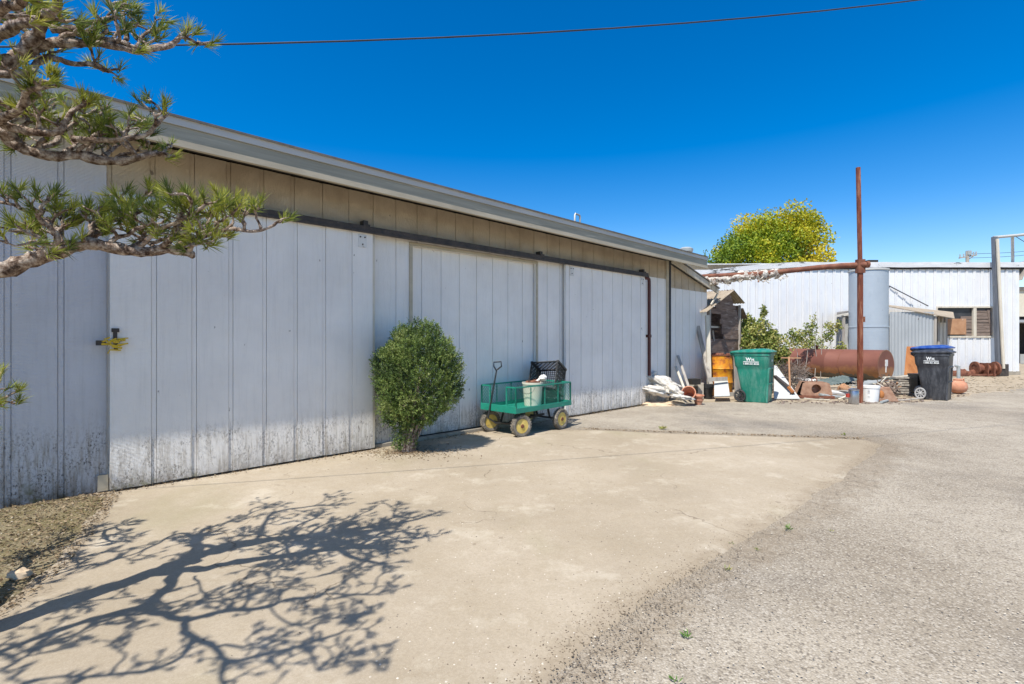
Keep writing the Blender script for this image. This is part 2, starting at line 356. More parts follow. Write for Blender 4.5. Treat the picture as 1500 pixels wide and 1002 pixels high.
# ------------------------------------------------------------------ mesh builder
class MB:
    def __init__(s): s.v = []; s.f = []; s.sm = []; s.t = []
    def add(s, vs, fs, smooth=False, tone=None):
        b = len(s.v); s.v += [Vector(q) for q in vs]
        for f in fs: s.f.append(tuple(i + b for i in f)); s.sm.append(smooth)
        if tone is not None: s.t += [tone] * len(vs)
        return s
    def box(s, lo, hi, mat=None):
        x0, y0, z0 = lo; x1, y1, z1 = hi
        vs = [Vector(q) for q in ((x0, y0, z0), (x1, y0, z0), (x1, y1, z0), (x0, y1, z0), (x0, y0, z1), (x1, y0, z1), (x1, y1, z1), (x0, y1, z1))]
        if mat is not None: vs = [mat @ q for q in vs]
        return s.add(vs, [(3, 2, 1, 0), (4, 5, 6, 7), (0, 1, 5, 4), (1, 2, 6, 5), (2, 3, 7, 6), (3, 0, 4, 7)])
    def beam(s, a, b, w=.05, h=.05, up=(0, 0, 1)):
        a, b = Vector(a), Vector(b); d = (b - a); L = d.length; d.normalize(); up = Vector(up)
        if abs(d.dot(up)) > .98: up = Vector((0, 1, 0))
        x = d.cross(up).normalized(); y = x.cross(d)
        m = Matrix((x, y, d)).transposed().to_4x4(); m.translation = a
        return s.box((-w / 2, -h / 2, 0), (w / 2, h / 2, L), m)
    def tube(s, pts, r, n=8, cap=True, lump=0, seed=0):
        pts = [Vector(p) for p in pts]; N = len(pts)
        rs = r if isinstance(r, (list, tuple)) else [r] * N
        vs = []; up = Vector((.31, .2, .93)).normalized()
        prev = None
        for i, p in enumerate(pts):
            d = (pts[min(i + 1, N - 1)] - pts[max(i - 1, 0)]).normalized()
            if prev is None:
                x = d.cross(up)
                if x.length < .1: x = d.cross(Vector((1, 0, 0)))
                x.normalize()
            else:
                x = (prev - d * prev.dot(d)).normalized()
            prev = x; y = d.cross(x)
            for k in range(n):
                a = 2 * math.pi * k / n
                o = x * math.cos(a) + y * math.sin(a)
                rr = rs[i]
                if lump: rr *= 1 + lump * noise.noise((p + o * rs[i]) * (1.2 / max(rs[i], .012)) + Vector((seed, 0, 0)))
                vs.append(p + o * rr)
        fs = [(i * n + k, i * n + (k + 1) % n, (i + 1) * n + (k + 1) % n, (i + 1) * n + k) for i in range(N - 1) for k in range(n)]
        if cap: fs += [tuple(range(n))[::-1], tuple((N - 1) * n + k for k in range(n))]
        return s.add(vs, fs, True)
    def cyl(s, a, b, r, n=16, r2=None): return s.tube([a, b], [r, r if r2 is None else r2], n)
    def lathe(s, prof, n=24, mat=None, closed=False):
        vs = []; m = len(prof)
        for r, z in prof:
            for k in range(n):
                a = 2 * math.pi * k / n; vs.append(Vector((r * math.cos(a), r * math.sin(a), z)))
        fs = [(i * n + k, i * n + (k + 1) % n, (i + 1) * n + (k + 1) % n, (i + 1) * n + k) for i in range(m - 1) for k in range(n)]
        if not closed: fs += [tuple(range(n))[::-1], tuple((m - 1) * n + k for k in range(n))]
        else: fs += [((m - 1) * n + k, (m - 1) * n + (k + 1) % n, (k + 1) % n, k) for k in range(n)]
        if mat is not None: vs = [mat @ q for q in vs]
        return s.add(vs, fs, True)
    def prism(s, poly, z0, z1, mat=None):          # poly: list of (x,y)
        n = len(poly); vs = [Vector((x, y, z0)) for x, y in poly] + [Vector((x, y, z1)) for x, y in poly]
        if mat is not None: vs = [mat @ q for q in vs]
        fs = [tuple(range(n))[::-1], tuple(range(n, 2 * n))] + [(k, (k + 1) % n, n + (k + 1) % n, n + k) for k in range(n)]
        return s.add(vs, fs)
    def sheet(s, a, b, c, d, th=.003):             # thick quad
        a, b, c, d = map(Vector, (a, b, c, d)); n = (b - a).cross(d - a).normalized() * th
        return s.add([a, b, c, d, a + n, b + n, c + n, d + n], [(3, 2, 1, 0), (4, 5, 6, 7), (0, 1, 5, 4), (1, 2, 6, 5), (2, 3, 7, 6), (3, 0, 4, 7)])
    def corr(s, o, ux, uz, L, H, period=.08, amp=.012, th=.004, kind='sine', ztop=None):
        """corrugated sheet: o corner, ux unit run direction, uz unit rib direction"""
        o, ux, uz = Vector(o), Vector(ux).normalized(), Vector(uz).normalized(); nn = ux.cross(uz).normalized()
        xs = []
        if kind == 'sine':
            k = int(L / period * 8)
            xs = [(L * i / k, amp * math.sin(2 * math.pi * L * i / k / period)) for i in range(k + 1)]
        else:
            x = 0
            while x < L:
                for dx, h in ((0, 0), (period * .64, 0), (period * .645, -amp * 1.1), (period * .685, -amp * 1.1), (period * .69, 0), (period * .73, amp), (period * .78, amp), (period * .82, 0), (period * .86, 0), (period * .90, amp), (period * .96, amp), (period * .985, 0)):
                    if x + dx <= L: xs.append((x + dx, h))
                x += period
            xs.append((L, 0))
        vs = []; n = len(xs)
        for t in (0, -th):
            for x, h in xs:
                hh = H if ztop is None else ztop(x)
                vs += [o + ux * x + nn * (h + t), o + ux * x + nn * (h + t) + uz * hh]
        fs = []
        for i in range(n - 1):
            fs.append((2 * i, 2 * i + 2, 2 * i + 3, 2 * i + 1))
            b = 2 * n; fs.append((b + 2 * i + 1, b + 2 * i + 3, b + 2 * i + 2, b + 2 * i))
            fs.append((2 * i + 1, 2 * i + 3, b + 2 * i + 3, b + 2 * i + 1)); fs.append((2 * i + 2, 2 * i, b + 2 * i, b + 2 * i + 2))
        return s.add(vs, fs, kind == 'sine')
    def blob(s, c, r, nz=.3, ns=3, seed=0, n=16, mat=None, crease=0):
        vs = []; m = n // 2 + 1
        for i in range(m + 1):
            th = math.pi * i / m
            for k in range(n):
                a = 2 * math.pi * k / n
                d = Vector((math.sin(th) * math.cos(a), math.sin(th) * math.sin(a), math.cos(th)))
                q = 1 + nz * noise.noise(d * ns + Vector((seed * 3.1, seed, 0)))
                if crease: q -= crease * abs(noise.noise(d * ns * 2.7 + Vector((0, seed * 2.3, seed))))
                p = Vector((d.x * r[0], d.y * r[1], d.z * r[2])) * q
                vs.append((mat @ p if mat is not None else p) + Vector(c))
        fs = [(i * n + k, (i + 1) * n + k, (i + 1) * n + (k + 1) % n, i * n + (k + 1) % n) for i in range(m) for k in range(n)]
        return s.add(vs, fs, True)
    def build(s, name, mat, parent=None, label=None, cat=None, group=None, kind=None, loc=None, bevel=0):
        if loc is not None: s.v = [q - Vector(loc) for q in s.v]
        me = bpy.data.meshes.new(name); me.from_pydata([tuple(q) for q in s.v], [], s.f); me.update()
        me.polygons.foreach_set('use_smooth', s.sm)
        if any(s.sm) and name not in ('trunk', 'branchwork', 'sack', 'concrete_slab', 'asphalt_yard', 'dirt_ground'): me.set_sharp_from_angle(angle=R(42))
        if s.t:
            at = me.attributes.new('tone', 'FLOAT', 'POINT'); at.data.foreach_set('value', s.t)
        me.materials.append(mat)
        o = bpy.data.objects.new(name, me); COL.objects.link(o)
        if parent is not None: o.parent = parent
        if loc is not None: o.location = loc
        if bevel:
            bv = o.modifiers.new('bevel', 'BEVEL'); bv.width = bevel; bv.segments = 2; bv.limit_method = 'ANGLE'
        tag(o, label, cat, group, kind); return o
def tag(o, label=None, cat=None, group=None, kind=None):
    if label: o['label'] = label
    if cat: o['category'] = cat
    if group: o['group'] = group
    if kind: o['kind'] = kind
    return o
def thing(name, label, cat, loc=(0, 0, 0), rz=0, group=None):
    o = bpy.data.objects.new(name, None); COL.objects.link(o); o.location = loc; o.rotation_euler = (0, 0, rz)
    o.empty_display_size = .1
    return tag(o, label, cat, group)
def copy_tree(o, parent=None):
    c = o.copy(); COL.objects.link(c); c.parent = parent
    for ch in [x for x in list(bpy.data.objects) if x.parent == o]: copy_tree(ch, c)
    return c
def text_mb(body, size, mat4, th=.0015, bold=0):
    cu = bpy.data.curves.new('txt', 'FONT'); cu.body = body; cu.size = size; cu.align_x = 'CENTER'; cu.align_y = 'CENTER'
    cu.extrude = th; cu.offset = bold; cu.resolution_u = 3
    o = bpy.data.objects.new('txt', cu); COL.objects.link(o)
    dg = bpy.context.evaluated_depsgraph_get(); me = bpy.data.meshes.new_from_object(o.evaluated_get(dg))
    mb = MB(); mb.add([mat4 @ v.co for v in me.vertices], [tuple(p.vertices) for p in me.polygons])
    bpy.data.objects.remove(o); bpy.data.curves.remove(cu); bpy.data.meshes.remove(me)
    return mb

# ================================================================== GROUND
def plane(name, x0, x1, y0, y1, z, mat):
    b = MB(); b.add([(x0, y0, z), (x1, y0, z), (x1, y1, z), (x0, y1, z)], [(0, 1, 2, 3)])
    return b.build(name, mat, kind='structure')
plane('ground', -900, 900, -400, 1800, -0.012, DIRT2)

# slab outline, as left and right edge for each distance
def interp(tab, y):
    if y <= tab[0][0]: return tab[0][1]
    for (a, x0), (b, x1) in zip(tab, tab[1:]):
        if y <= b: return x0 + (x1 - x0) * (y - a) / (b - a)
    return tab[-1][1]
redge = [G(px, py) for px, py in ((560, 1500), (700, 1130), (815, 1002), (900, 925), (960, 880), (1040, 826), (1100, 790), (1170, 748), (1215, 718), (1250, 690), (1285, 665), (1300, 652), (1272, 644), (1000, 636), (850, 629))]
rtab = sorted([(p.y, p.x) for p in redge]); rtab.insert(0, (-2, .2))
ledge = [G(px, py) for px, py in ((-300, 1100), (0, 890), (75, 830), (130, 768), (158, 727))]
ltab = [(-2, -5.5)] + sorted([(p.y, p.x) for p in ledge])
def wallx(y): return WO.x + (y - WO.y) * WUx / WUy
YT = rtab[-1][0]
def xl(y):
    if y > ltab[-1][0]: return wallx(y) + .02
    return interp(ltab, y)
def slab():
    b = MB(); edge = []
    ys = []; y = -1.5
    while y < YT: ys.append(y); y += .05
    ys.append(YT)
    NC = 110
    for y in ys:
        a = xl(y); c = interp(rtab, y) + .09 * noise.noise(Vector((0, y * 2.1, 3))) + .03 * noise.noise(Vector((5, y * 9, 3)))
        if y < ltab[-1][0]: a += .10 * noise.noise(Vector((9, y * 2.5, 1))) + .03 * noise.noise(Vector((9, y * 11, 1)))
        for k in range(NC + 1):
            t = k / NC; x = a + (c - a) * t
            d = min(c - x, (YT - y) * 1.3)
            b.v.append(Vector((x, y, .006 - .028 * max(0, 1 - d / .09) ** 1.5)))
            if y < ltab[-1][0]: d = min(d, (x - a) * 1.2)
            edge.append(max(d, 0))
    n = NC + 1
    for i in range(len(ys) - 1):
        for k in range(NC): b.f.append((i * n + k, i * n + k + 1, (i + 1) * n + k + 1, (i + 1) * n + k)); b.sm.append(True)
    o = b.build('concrete_slab', CONC, kind='structure')
    at = o.data.attributes.new('edge', 'FLOAT', 'POINT'); at.data.foreach_set('value', edge)
slab()
def asphalt():
    b = MB(); edge = []
    far = [(-30, 9.2), (WU, 0)]
    ys = []; y = -1.5
    while y < 16: ys.append(y); y += .06 + max(0, y - 6) * .02
    NC = 170
    pts = [Vector((x, y, 0)) for y, x in rtab]
    for y in ys:
        for k in range(NC + 1):
            t = k / NC; x = wallx(y) - .1 + 26 * t ** 1.6
            d = 9
            for p, q in zip(pts, pts[1:]):
                pq = q - p; s_ = max(0, min(1, ((x - p.x) * pq.x + (y - p.y) * pq.y) / pq.length_squared))
                d = min(d, math.hypot(x - p.x - pq.x * s_, y - p.y - pq.y * s_))
            edge.append(d)
            b.v.append(Vector((x, y, -.004)))
    n = NC + 1
    for i in range(len(ys) - 1):
        for k in range(NC):
            idx = (i * n + k, i * n + k + 1, (i + 1) * n + k + 1, (i + 1) * n + k)
            c = b.v[idx[0]]
            lim = 11.0 + .25 * noise.noise(Vector((c.x * .8, 0, 7))) + max(0, c.x - 8.8) * .55
            if c.y > lim: continue
            if c.x < -.2 and c.y < 4.4 : 
                if c.x < -3.2: continue
            b.f.append(idx); b.sm.append(True)
    o = b.build('asphalt_yard', ASPH, kind='structure')
    at = o.data.attributes.new('edge', 'FLOAT', 'POINT'); at.data.foreach_set('value', edge)
asphalt()
# littered dirt strip along the left of the shed
def dirt_strip():
    b = MB(); rows = []
    ys = [i * .06 for i in range(-10, 76)]
    NC = 40
    for y in ys:
        a = -9; c = xl(y) + .05 if y < ltab[-1][0] else wallx(y) + .1
        c = interp(ltab, y) + .12
        for k in range(NC + 1):
            x = c - (c - a) * (k / NC) ** 2
            b.v.append(Vector((x, y, .0 + .012 * noise.noise(Vector((x * 3, y * 3, 0))) - .004 + .01 * min(1, (c - x) * 3) - .02 * (k == 0))))
    n = NC + 1
    for i in range(len(ys) - 1):
        for k in range(NC): b.f.append((i * n + k + 1, i * n + k, (i + 1) * n + k, (i + 1) * n + k + 1)[::-1][::-1]); b.sm.append(True)
    b.build('dirt_ground', DIRT, kind='structure')
dirt_strip()

# ================================================================== MAIN SHED
shed = thing('long_shed', 'long white board-sided shed with sliding doors on a black rail under a grey eave', 'shed', WO, WA)
GR = .328
def siding(name, mat, u0, u1, z0, z1, y, parent, th=.035, phase=0, ztop=None, gd=.011, gw=.042, label=None, zbot=None):
    xs = [(u0, 0)]
    k = math.ceil((u0 - phase) / GR)
    while phase + k * GR < u1 - gw:
        g = phase + k * GR
        if g > u0 + .01: xs += [(g - gw / 2 - .0032, 0), (g - gw / 2 - .003, gd * 1.3), (g - gw / 2 + .0002, gd * 1.3), (g - gw / 2 + .0005, gd * .6), (g + gw / 2 - .0045, gd * .6), (g + gw / 2 - .0042, gd * 1.7), (g + gw / 2 - .0006, gd * 1.7), (g + gw / 2, 0)]
        k += 1
    xs.append((u1, 0))
    b = MB(); n = len(xs); vs = []
    for x, d in xs:
        zt = z1 if ztop is None else ztop(x)
        zb = z0 if zbot is None else zbot(x)
        vs += [(x, y + d, zb), (x, y + d, zt), (x, y + th, zb), (x, y + th, zt)]
    fs = []
    for i in range(n - 1):
        a = 4 * i; c = a + 4
        fs += [(a, c, c + 1, a + 1), (a + 3, c + 3, c + 2, a + 2), (a + 1, c + 1, c + 3, a + 3), (a + 2, c + 2, c, a)]
    fs += [(1, 3, 2, 0), (4 * n - 4, 4 * n - 2, 4 * n - 1, 4 * n - 3)]
    b.add(vs, fs)
    return b.build(name, mat, parent, label)
TR0, TR1 = 2.735, 2.81
EB = lambda u: 3.25 - .009 * u                 # soffit/wall top
uM0, uM1 = WU(604), WU(785); uD2 = WU(828, .07); uD3 = WU(945, .07); uC = WU(976)
# walls
siding('wall', SIDL, -5.2, -.02, -.02, 3.29, .0, shed)
siding('wall', SID, -.02, uM0, .0, 2.77, .004, shed)
siding('wall', SID, uM0, uM1, 2.675, 2.77, .004, shed)
siding('wall', SID, uM0 + .0, uM1 + .06, .06, 2.77, .062, shed, phase=.11)
siding('wall', SID, uM1, uC, .0, 2.77, .004, shed)
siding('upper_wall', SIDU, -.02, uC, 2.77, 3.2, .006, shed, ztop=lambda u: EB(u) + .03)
b = MB(); b.box((uM1 - .0, -.012, .06), (uM1 + .045, .0035, 2.72)); b.box((uM0 - .05, -.012, 2.675), (uM1 - .002, .0035, 2.72)); b.box((uM0 - .05, -.012, .06), (uM0, .0035, 2.67))
b.build('opening_trim', FAS3, shed, bevel=.003)
b = MB(); b.box((-5.1, .13, .0), (uC, .16, 3.42)); b.build('leak_blocker', DARK, shed)  # added unseen dark panel, blocks light leaks at the eave and opening
# doors
d1 = siding('sliding_door', SID, 0, WU(545, .07), .035, TR0 - .005, -.085, shed, th=.05, phase=.0, zbot=lambda x: .03 + .012 * noise.noise(Vector((x * 6, 0, 0))))
d2 = siding('sliding_door', SID, uD2, uD3, .03, TR0 - .005, -.085, shed, th=.05, phase=.16, zbot=lambda x: .03 + .012 * noise.noise(Vector((x * 6, 4, 0))))
for d, us in ((d1, (WU(530, .07), .25)), (d2, (uD2 + .16, uD3 - .14))):
    for u in us:
        b = MB(); b.box((u - .055, -.092, 2.54), (u + .055, -.0855, 2.70)); b.build('hanger_plate', WHITE, d)
        for dx, dz in ((-.03, 2.67), (.03, 2.67), (0, 2.58)):
            h = MB(); h.cyl((u + dx, -.1, dz), (u + dx, -.092, dz), .009, 8); h.build('bolt', DARK, d)
b = MB(); b.box((WU(545, .07), -.083, .03), (WU(545, .07) + .03, -.03, TR0)); b.build('edge_board', WOODL, d1)
# footing, and a near-black strip painting the shaded gap below
b = MB(); b.box((WU(545), -.05, -.02), (uD2, .03, .055)); b.build('footing', CONC2, shed, bevel=.006)
b = MB(); b.box((-5.2, .012, -.03), (uC, .03, .06)); b.build('gap_shade_strip', DARK, shed)
# track
b = MB(); uR = WU(338); b.box((uR, -.125, TR0), (uD3 + .05, -.045, TR1)); b.box((uR, -.135, TR0 - .012), (uD3 + .05, -.11, TR0 + .02)); b.box((uR, -.045, TR0 + .03), (uD3 + .05, -.02, TR1 + .02))
tr = b.build('door_rail', TRK, shed, bevel=.004)
for px in (536, 793, 943, 345):
    u = WU(px, .1); b = MB(); b.box((u - .03, -.1, TR1), (u + .03, .0, TR1 + .07)); b.box((u - .045, -.13, TR1 - .02), (u + .045, -.1, TR1 + .02)); b.build('rail_bracket', TRK, shed)
# latch with yellow tape
la = thing('door_latch', 'dark hasp wrapped in frayed yellow tape at the left door edge', 'latch', W2(.02, .09, 1.36), WA)
b = MB(); b.box((.0, -.012, .0), (.03, 0, .14)); b.box((-.012, -.014, .105), (.045, 0, .14)); b.box((-.12, -.02, -.015), (-.05, .03, .03)); b.box((.005, -.02, -.06), (.035, 0, .02)); b.build('hasp', TRK, la, bevel=.003)
b = MB(); random.seed(3)
for i in range(16):
    a = Vector((random.uniform(-.09, .05), -.028 + random.uniform(-.01, .01), random.uniform(-.03, .05))); d = Vector((random.uniform(.03, .08), random.uniform(-.008, .008), random.uniform(-.02, .02)))
    b.beam(a, a + d, .004, random.uniform(.008, .02))
b.beam((-.02, -.02, -.055), (.055, -.03, -.06), .004, .012); b.beam((-.02, -.02, -.05), (-.04, -.02, -.09), .004, .008)
b.build('tape', YTAPE, la)
b = MB(); u = WU(152); b.box((u - .045, -.03, .02), (u + .03, -.012, .165), Matrix.Rotation(0, 4, 'Z'))
o = b.build('paint_scrap', FAS3, None, 'small pale upright board scrap against the wall foot left of the door', 'board'); o.location = WO; o.rotation_euler = (0, 0, WA)
# eave
OV = .51; u0, u1 = -5.4, WU(1035, OV)
def along(name, mat, za, zb, ya, yb, ua=u0, ub=u1):
    b = MB(); f = lambda u: -.009 * u
    vs = [(u, y, z + f(u)) for u in (ua, ub) for y in (ya, yb) for z in (za, zb)]
    b.add(vs, [(0, 2, 3, 1), (4, 5, 7, 6), (0, 1, 5, 4), (2, 6, 7, 3), (1, 3, 7, 5), (0, 4, 6, 2)])
    return b.build(name, mat, shed)
along('fascia_board', FAS1, 3.335, 3.41, -OV - .03, -OV)
along('fascia_board', FAS2, 3.21, 3.332, -OV - .012, -OV + .02)
along('eave_trim', FAS3, 3.148, 3.207, -OV - .028, -OV + .02)
# soffit + roof (slopes up away from the yard)
def slope(name, mat, z, th, ya, yb, ua=u0, ub=u1, s=.25):
    b = MB(); zz = lambda u, y: z - .009 * u + s * (y + OV)
    vs = [(u, y, zz(u, y) + t) for u in (ua, ub) for y in (ya, yb) for t in (0, th)]
    b.add(vs, [(0, 2, 3, 1), (4, 5, 7, 6), (0, 1, 5, 4), (2, 6, 7, 3), (1, 3, 7, 5), (0, 4, 6, 2)])
    return b.build(name, mat, shed)
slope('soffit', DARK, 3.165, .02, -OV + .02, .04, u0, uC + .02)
slope('roof', ROOFM, 3.412, .02, -OV - .05, 6.5)
slope('roof_deck', FAS2, 3.29, .115, -OV + .03, 6.4, u0, u1 - .002)
# barge end trim + end wall
b = MB(); b.box((uC - .012, -.012, 0), (uC + .10, .0, 3.2)); b.build('corner_board', FAS3, shed, bevel=.003)
siding('end_wall', SID, -6.4, -.0, 0, 3.3, .0, shed, ztop=lambda x: 3.2 - x * .25).rotation_euler = (0, 0, -math.pi / 2)
bpy.data.objects['end_wall'].location = (uC + .10, 0, 0)
b = MB(); b.cyl((uC + .135, -.02, .0), (uC + .135, -.02, 3.2), .022, 8); b.build('conduit', CABLE, shed)
# vent pipe loop on roof
p = thing('vent_loop', 'small grey bent pipe loop standing on the long shed roof', 'pipe', W2(WU(842, -1.2), -1.2, WZ(842, 326, -1.2) - .1), WA)
b = MB(); b.tube([(0, 0, 0), (0, 0, .27), (.02, 0, .3), (.16, 0, .29), (.18, 0, .26), (.18, 0, .0)], .022, 8); b.build('pipe_body', GALV, p)
# downspout
dsp = thing('downspout', 'dark red elbow pipe running down the wall beside the right sliding door', 'pipe', W2(WU(951, .1), .1, 0), WA)
zt = WZ(951, 408, .1)
b = MB(); b.tube([(-.14, .03, zt), (-.05, .0, zt + .005), (-.01, 0, zt - .02), (0, 0, zt - .07), (0, 0, .62)], .036, 10); b.build('pipe_body', REDP, dsp)
b = MB(); b.box((-.06, -.03, 1.44), (.045, .06, 1.50)); b.build('pipe_clamp', REDP, dsp)

# ================================================================== LEAN-TO WING
uW = 12.02
wing = thing('lean_to', 'small white lean-to with a steep roof rake at the far end of the long shed', 'lean-to', W2(uC + .14, -.05, 0), WA)
ux0, ux1 = 0, uW - uC - .14
def zr(x): return WZ(978, 377) - .1 + x * (WZ(1047, 424) - WZ(978, 377)) / (WU(1047) - WU(978))
siding('wall', SID, ux0, ux1, 0, 2.6, 0, wing, phase=.05, gd=.009, gw=.02)
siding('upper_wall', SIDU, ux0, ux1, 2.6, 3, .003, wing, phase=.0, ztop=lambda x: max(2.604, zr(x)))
b = MB()
def rk(x, y, dz): return Vector((x, y, zr(x) + dz))
b.add([rk(0, -.12, -.02), rk(ux1 + .42, -.12, -.02), rk(ux1 + .42, -.12, .12), rk(0, -.12, .12), rk(0, -.09, -.02), rk(ux1 + .42, -.09, -.02), rk(ux1 + .42, -.09, .12), rk(0, -.09, .12)], [(0, 1, 2, 3), (7, 6, 5, 4), (0, 4, 5, 1), (1, 5, 6, 2), (2, 6, 7, 3), (3, 7, 4, 0)])
b.build('rake_board', WOODL, wing)
b = MB(); b.sheet(rk(0, -.14, .125), rk(ux1 + .45, -.14, .125), rk(ux1 + .45, 2.2, .125), rk(0, 2.2, .125), .03); b.build('roof', ROOFM, wing)
b = MB(); b.beam(rk(ux1 + .40, -.1, -.02), Vector((ux1 + .02, -.1, zr(ux1) - .42)), .03, .045); b.build('brace', WOODL, wing)
b = MB(); b.box((ux1 - .0, 0.01, 0), (ux1 + .04, 2.2, 2.45)); b.build('side_wall', WOODG, wing)
# vent with cap behind
v = thing('roof_vent', 'round metal vent pipe with wide cap rising behind the long shed eave end', 'vent', P(1001, 404, 12.9))
b = MB(); b.cyl((0, 0, -.3), (.05, 0, .62), .075, 14); b.build('vent_pipe', GALV, v)
b = MB(); b.lathe([(.06, .0), (.17, .02), (.18, .09), (.12, .13), (.02, .15)], 18, Matrix.Translation((.07, 0, .60))); b.build('vent_cap', GALV, v)

# ================================================================== KIOSK (rustic hut)
vK = .02; kiosk = thing('old_hut', 'tiny derelict board hut with corrugated gable roof beyond the lean-to', 'hut', W2(WU(1038, vK), vK, 0), WA)
k0 = WU(1038, vK); kk = lambda px: WU(px, vK) - k0; kz = lambda px, py: WZ(px, py, vK)
apx, apz = kk(1070), kz(1070, 425)
lx, lz = kk(1029), kz(1029, 457); rx, rz_ = kk(1087), kz(1087, 445)
dirv = Vector((apx - lx, 0, apz - lz))
b = MB(); b.corr((lx, 1.3, lz), (0, -1, 0), dirv, 1.4, dirv.length, .075, .012); b.build('roof', CORR, kiosk)
dirv = Vector((rx - apx, 0, rz_ - apz))
b = MB(); b.corr((apx, 1.3, apz + .01), (0, -1, 0), dirv, 1.4, dirv.length, .075, .012); b.build('roof', CORR, kiosk)
b = MB(); q = kk(1094); b.sheet((rx + .02, -.02, kz(1086, 452)), (q, -.02, kz(1094, 467)), (q, 1.2, kz(1094, 467)), (rx + .02, 1.2, kz(1086, 452)), .02); b.build('side_flap', WOODB, kiosk)
p0 = kk(1041); p1 = kk(1085)
for x, h in ((p0, kz(1041, 452)), (p1, kz(1085, 447))):
    b = MB(); b.beam((x, .03, 0), (x, .03, h), .055, .055); b.build('post', WOODG, kiosk)
# board back wall with a ragged gap
b = MB(); z = .05; i = 0; random.seed(5)
zl = kz(1050, 470)
gap0, gap1 = kz(1050, 497), kz(1050, 463)
while z < apz - .12:
    hgt = .135; yy = .045 + .006 * (i % 2)
    half = 1 if z < lz - .05 else max(.05, 1 - (z - lz + .1) / (apz - lz))
    xa = p0 + .02; xb = p1 - .01
    if half < 1: xa = apx - (apx - p0) * half; xb = apx + (p1 - apx) * half
    if gap0 < z < gap1: xa = p0 + (p1 - p0) * (.36 + .12 * random.random())
    b.box((xa, yy + .010 * random.random(), z), (xb, yy + .03, z + hgt + .004))
    z += hgt; i += 1
b.build('board_wall', WOODD, kiosk)
b = MB(); b.box((p0 - .02, .16, kz(1050, 480)), (p0 + (p1 - p0) * .5, .175, kz(1050, 480) + .05)); b.beam((p0 + .3, .08, kz(1050, 484)), (p0 + .33, .06, kz(1050, 500)), .012, .03); b.build('slat', WOODL, kiosk)
b = MB(); b.box((p0 - .05, .06, .9), (p0 - .03, 1.2, lz)); b.build('side_wall', WOODD, kiosk); b = MB(); b.box((p1 + .0, .06, 0), (p1 + .02, 1.2, rz_ - .05)); b.build('side_wall', WOODD, kiosk)  # side walls added to keep the hut's inside dark
for xx in (p0 - .05, p1 - .06): b = MB(); b.box((xx, 1.2, 0), (xx + .05, 1.25, 1.9)); b.build('rear_post', WOODG, kiosk)

# ================================================================== JUNK BY THE LEAN-TO
def lean(name, label, cat, a, b_, w, h, mat, group=None):
    m = MB(); m.beam(a, b_, w, h, (0, 1, 0)); return m.build(name, mat, None, label, cat, group, loc=tuple(a))
lean('leaning_beam', 'long pale timber leaning against the post of the old hut', 'timber', P(1041, 563, 11.9), P(1022, 478, 12.5), .09, .06, WOODG)
lean('leaning_beam', 'thick grey pole propped upright where the lean-to meets the hut', 'timber', P(1039, 565, 12.0), P(1036, 462, 12.3), .09, .07, WOODL)
lean('wooden_stake', 'taller dark-topped stake leaning on the lean-to wall behind the clay pots', 'stake', P(1011, 574, 11.0), P(993, 521, 11.75), .055, .03, WOODG)
lean('wooden_stake', 'shorter pale stake leaning left of the taller one on the lean-to wall', 'stake', P(1005, 577, 10.9), P(990, 537, 11.6), .05, .03, WOODL)
# sacks
random.seed(11)
SK = [((952, 556), .22, .16, .20, 'grimy crumpled sack at the top of the heap by the downspout'),
      ((972, 562), .42, .17, .15, 'big white folded sack lying slanted across the heap'),
      ((962, 573), .36, .15, .10, 'flat white sack at the lower left of the heap'),
      ((986, 574), .26, .17, .12, 'torn dirty sack at the right side of the heap'),
      ((1000, 582), .28, .12, .045, 'limp white sack scrap spread in front of the heap')]
for i, ((px, py), a, bb, c, lab) in enumerate(SK):
    Y = [11.0, 10.85, 10.6, 10.65, 10.45][i]; p = P(px, py, Y); p.z = max(p.z, c * .75)
    m = MB(); m.blob((0, 0, 0), (a, bb, c), .5, 2.0, i + 3, 36, Matrix.Rotation(R([10, 24, 12, 30, 8][i]), 4, 'Y') @ Matrix.Rotation(R([30, -20, 10, -30, 0][i]), 4, 'Z'), .55)
    o = m.build('sack', SACK, None, lab, 'sack', 'white sacks heaped by the wall'); o.location = p
m = MB(); c = G(962, 590); c.z = 0
for i in range(9):
    a = P(random.uniform(946, 1012), random.uniform(582, 592), 10.7); m.blob((a.x, a.y, 0), (random.uniform(.15, .4), random.uniform(.12, .3), random.uniform(.03, .075)), .4, 3, i, 16)
m.build('sand', SAND, None, kind='stuff', label='orange-tan sand spilled around the heap of sacks', cat='sand')
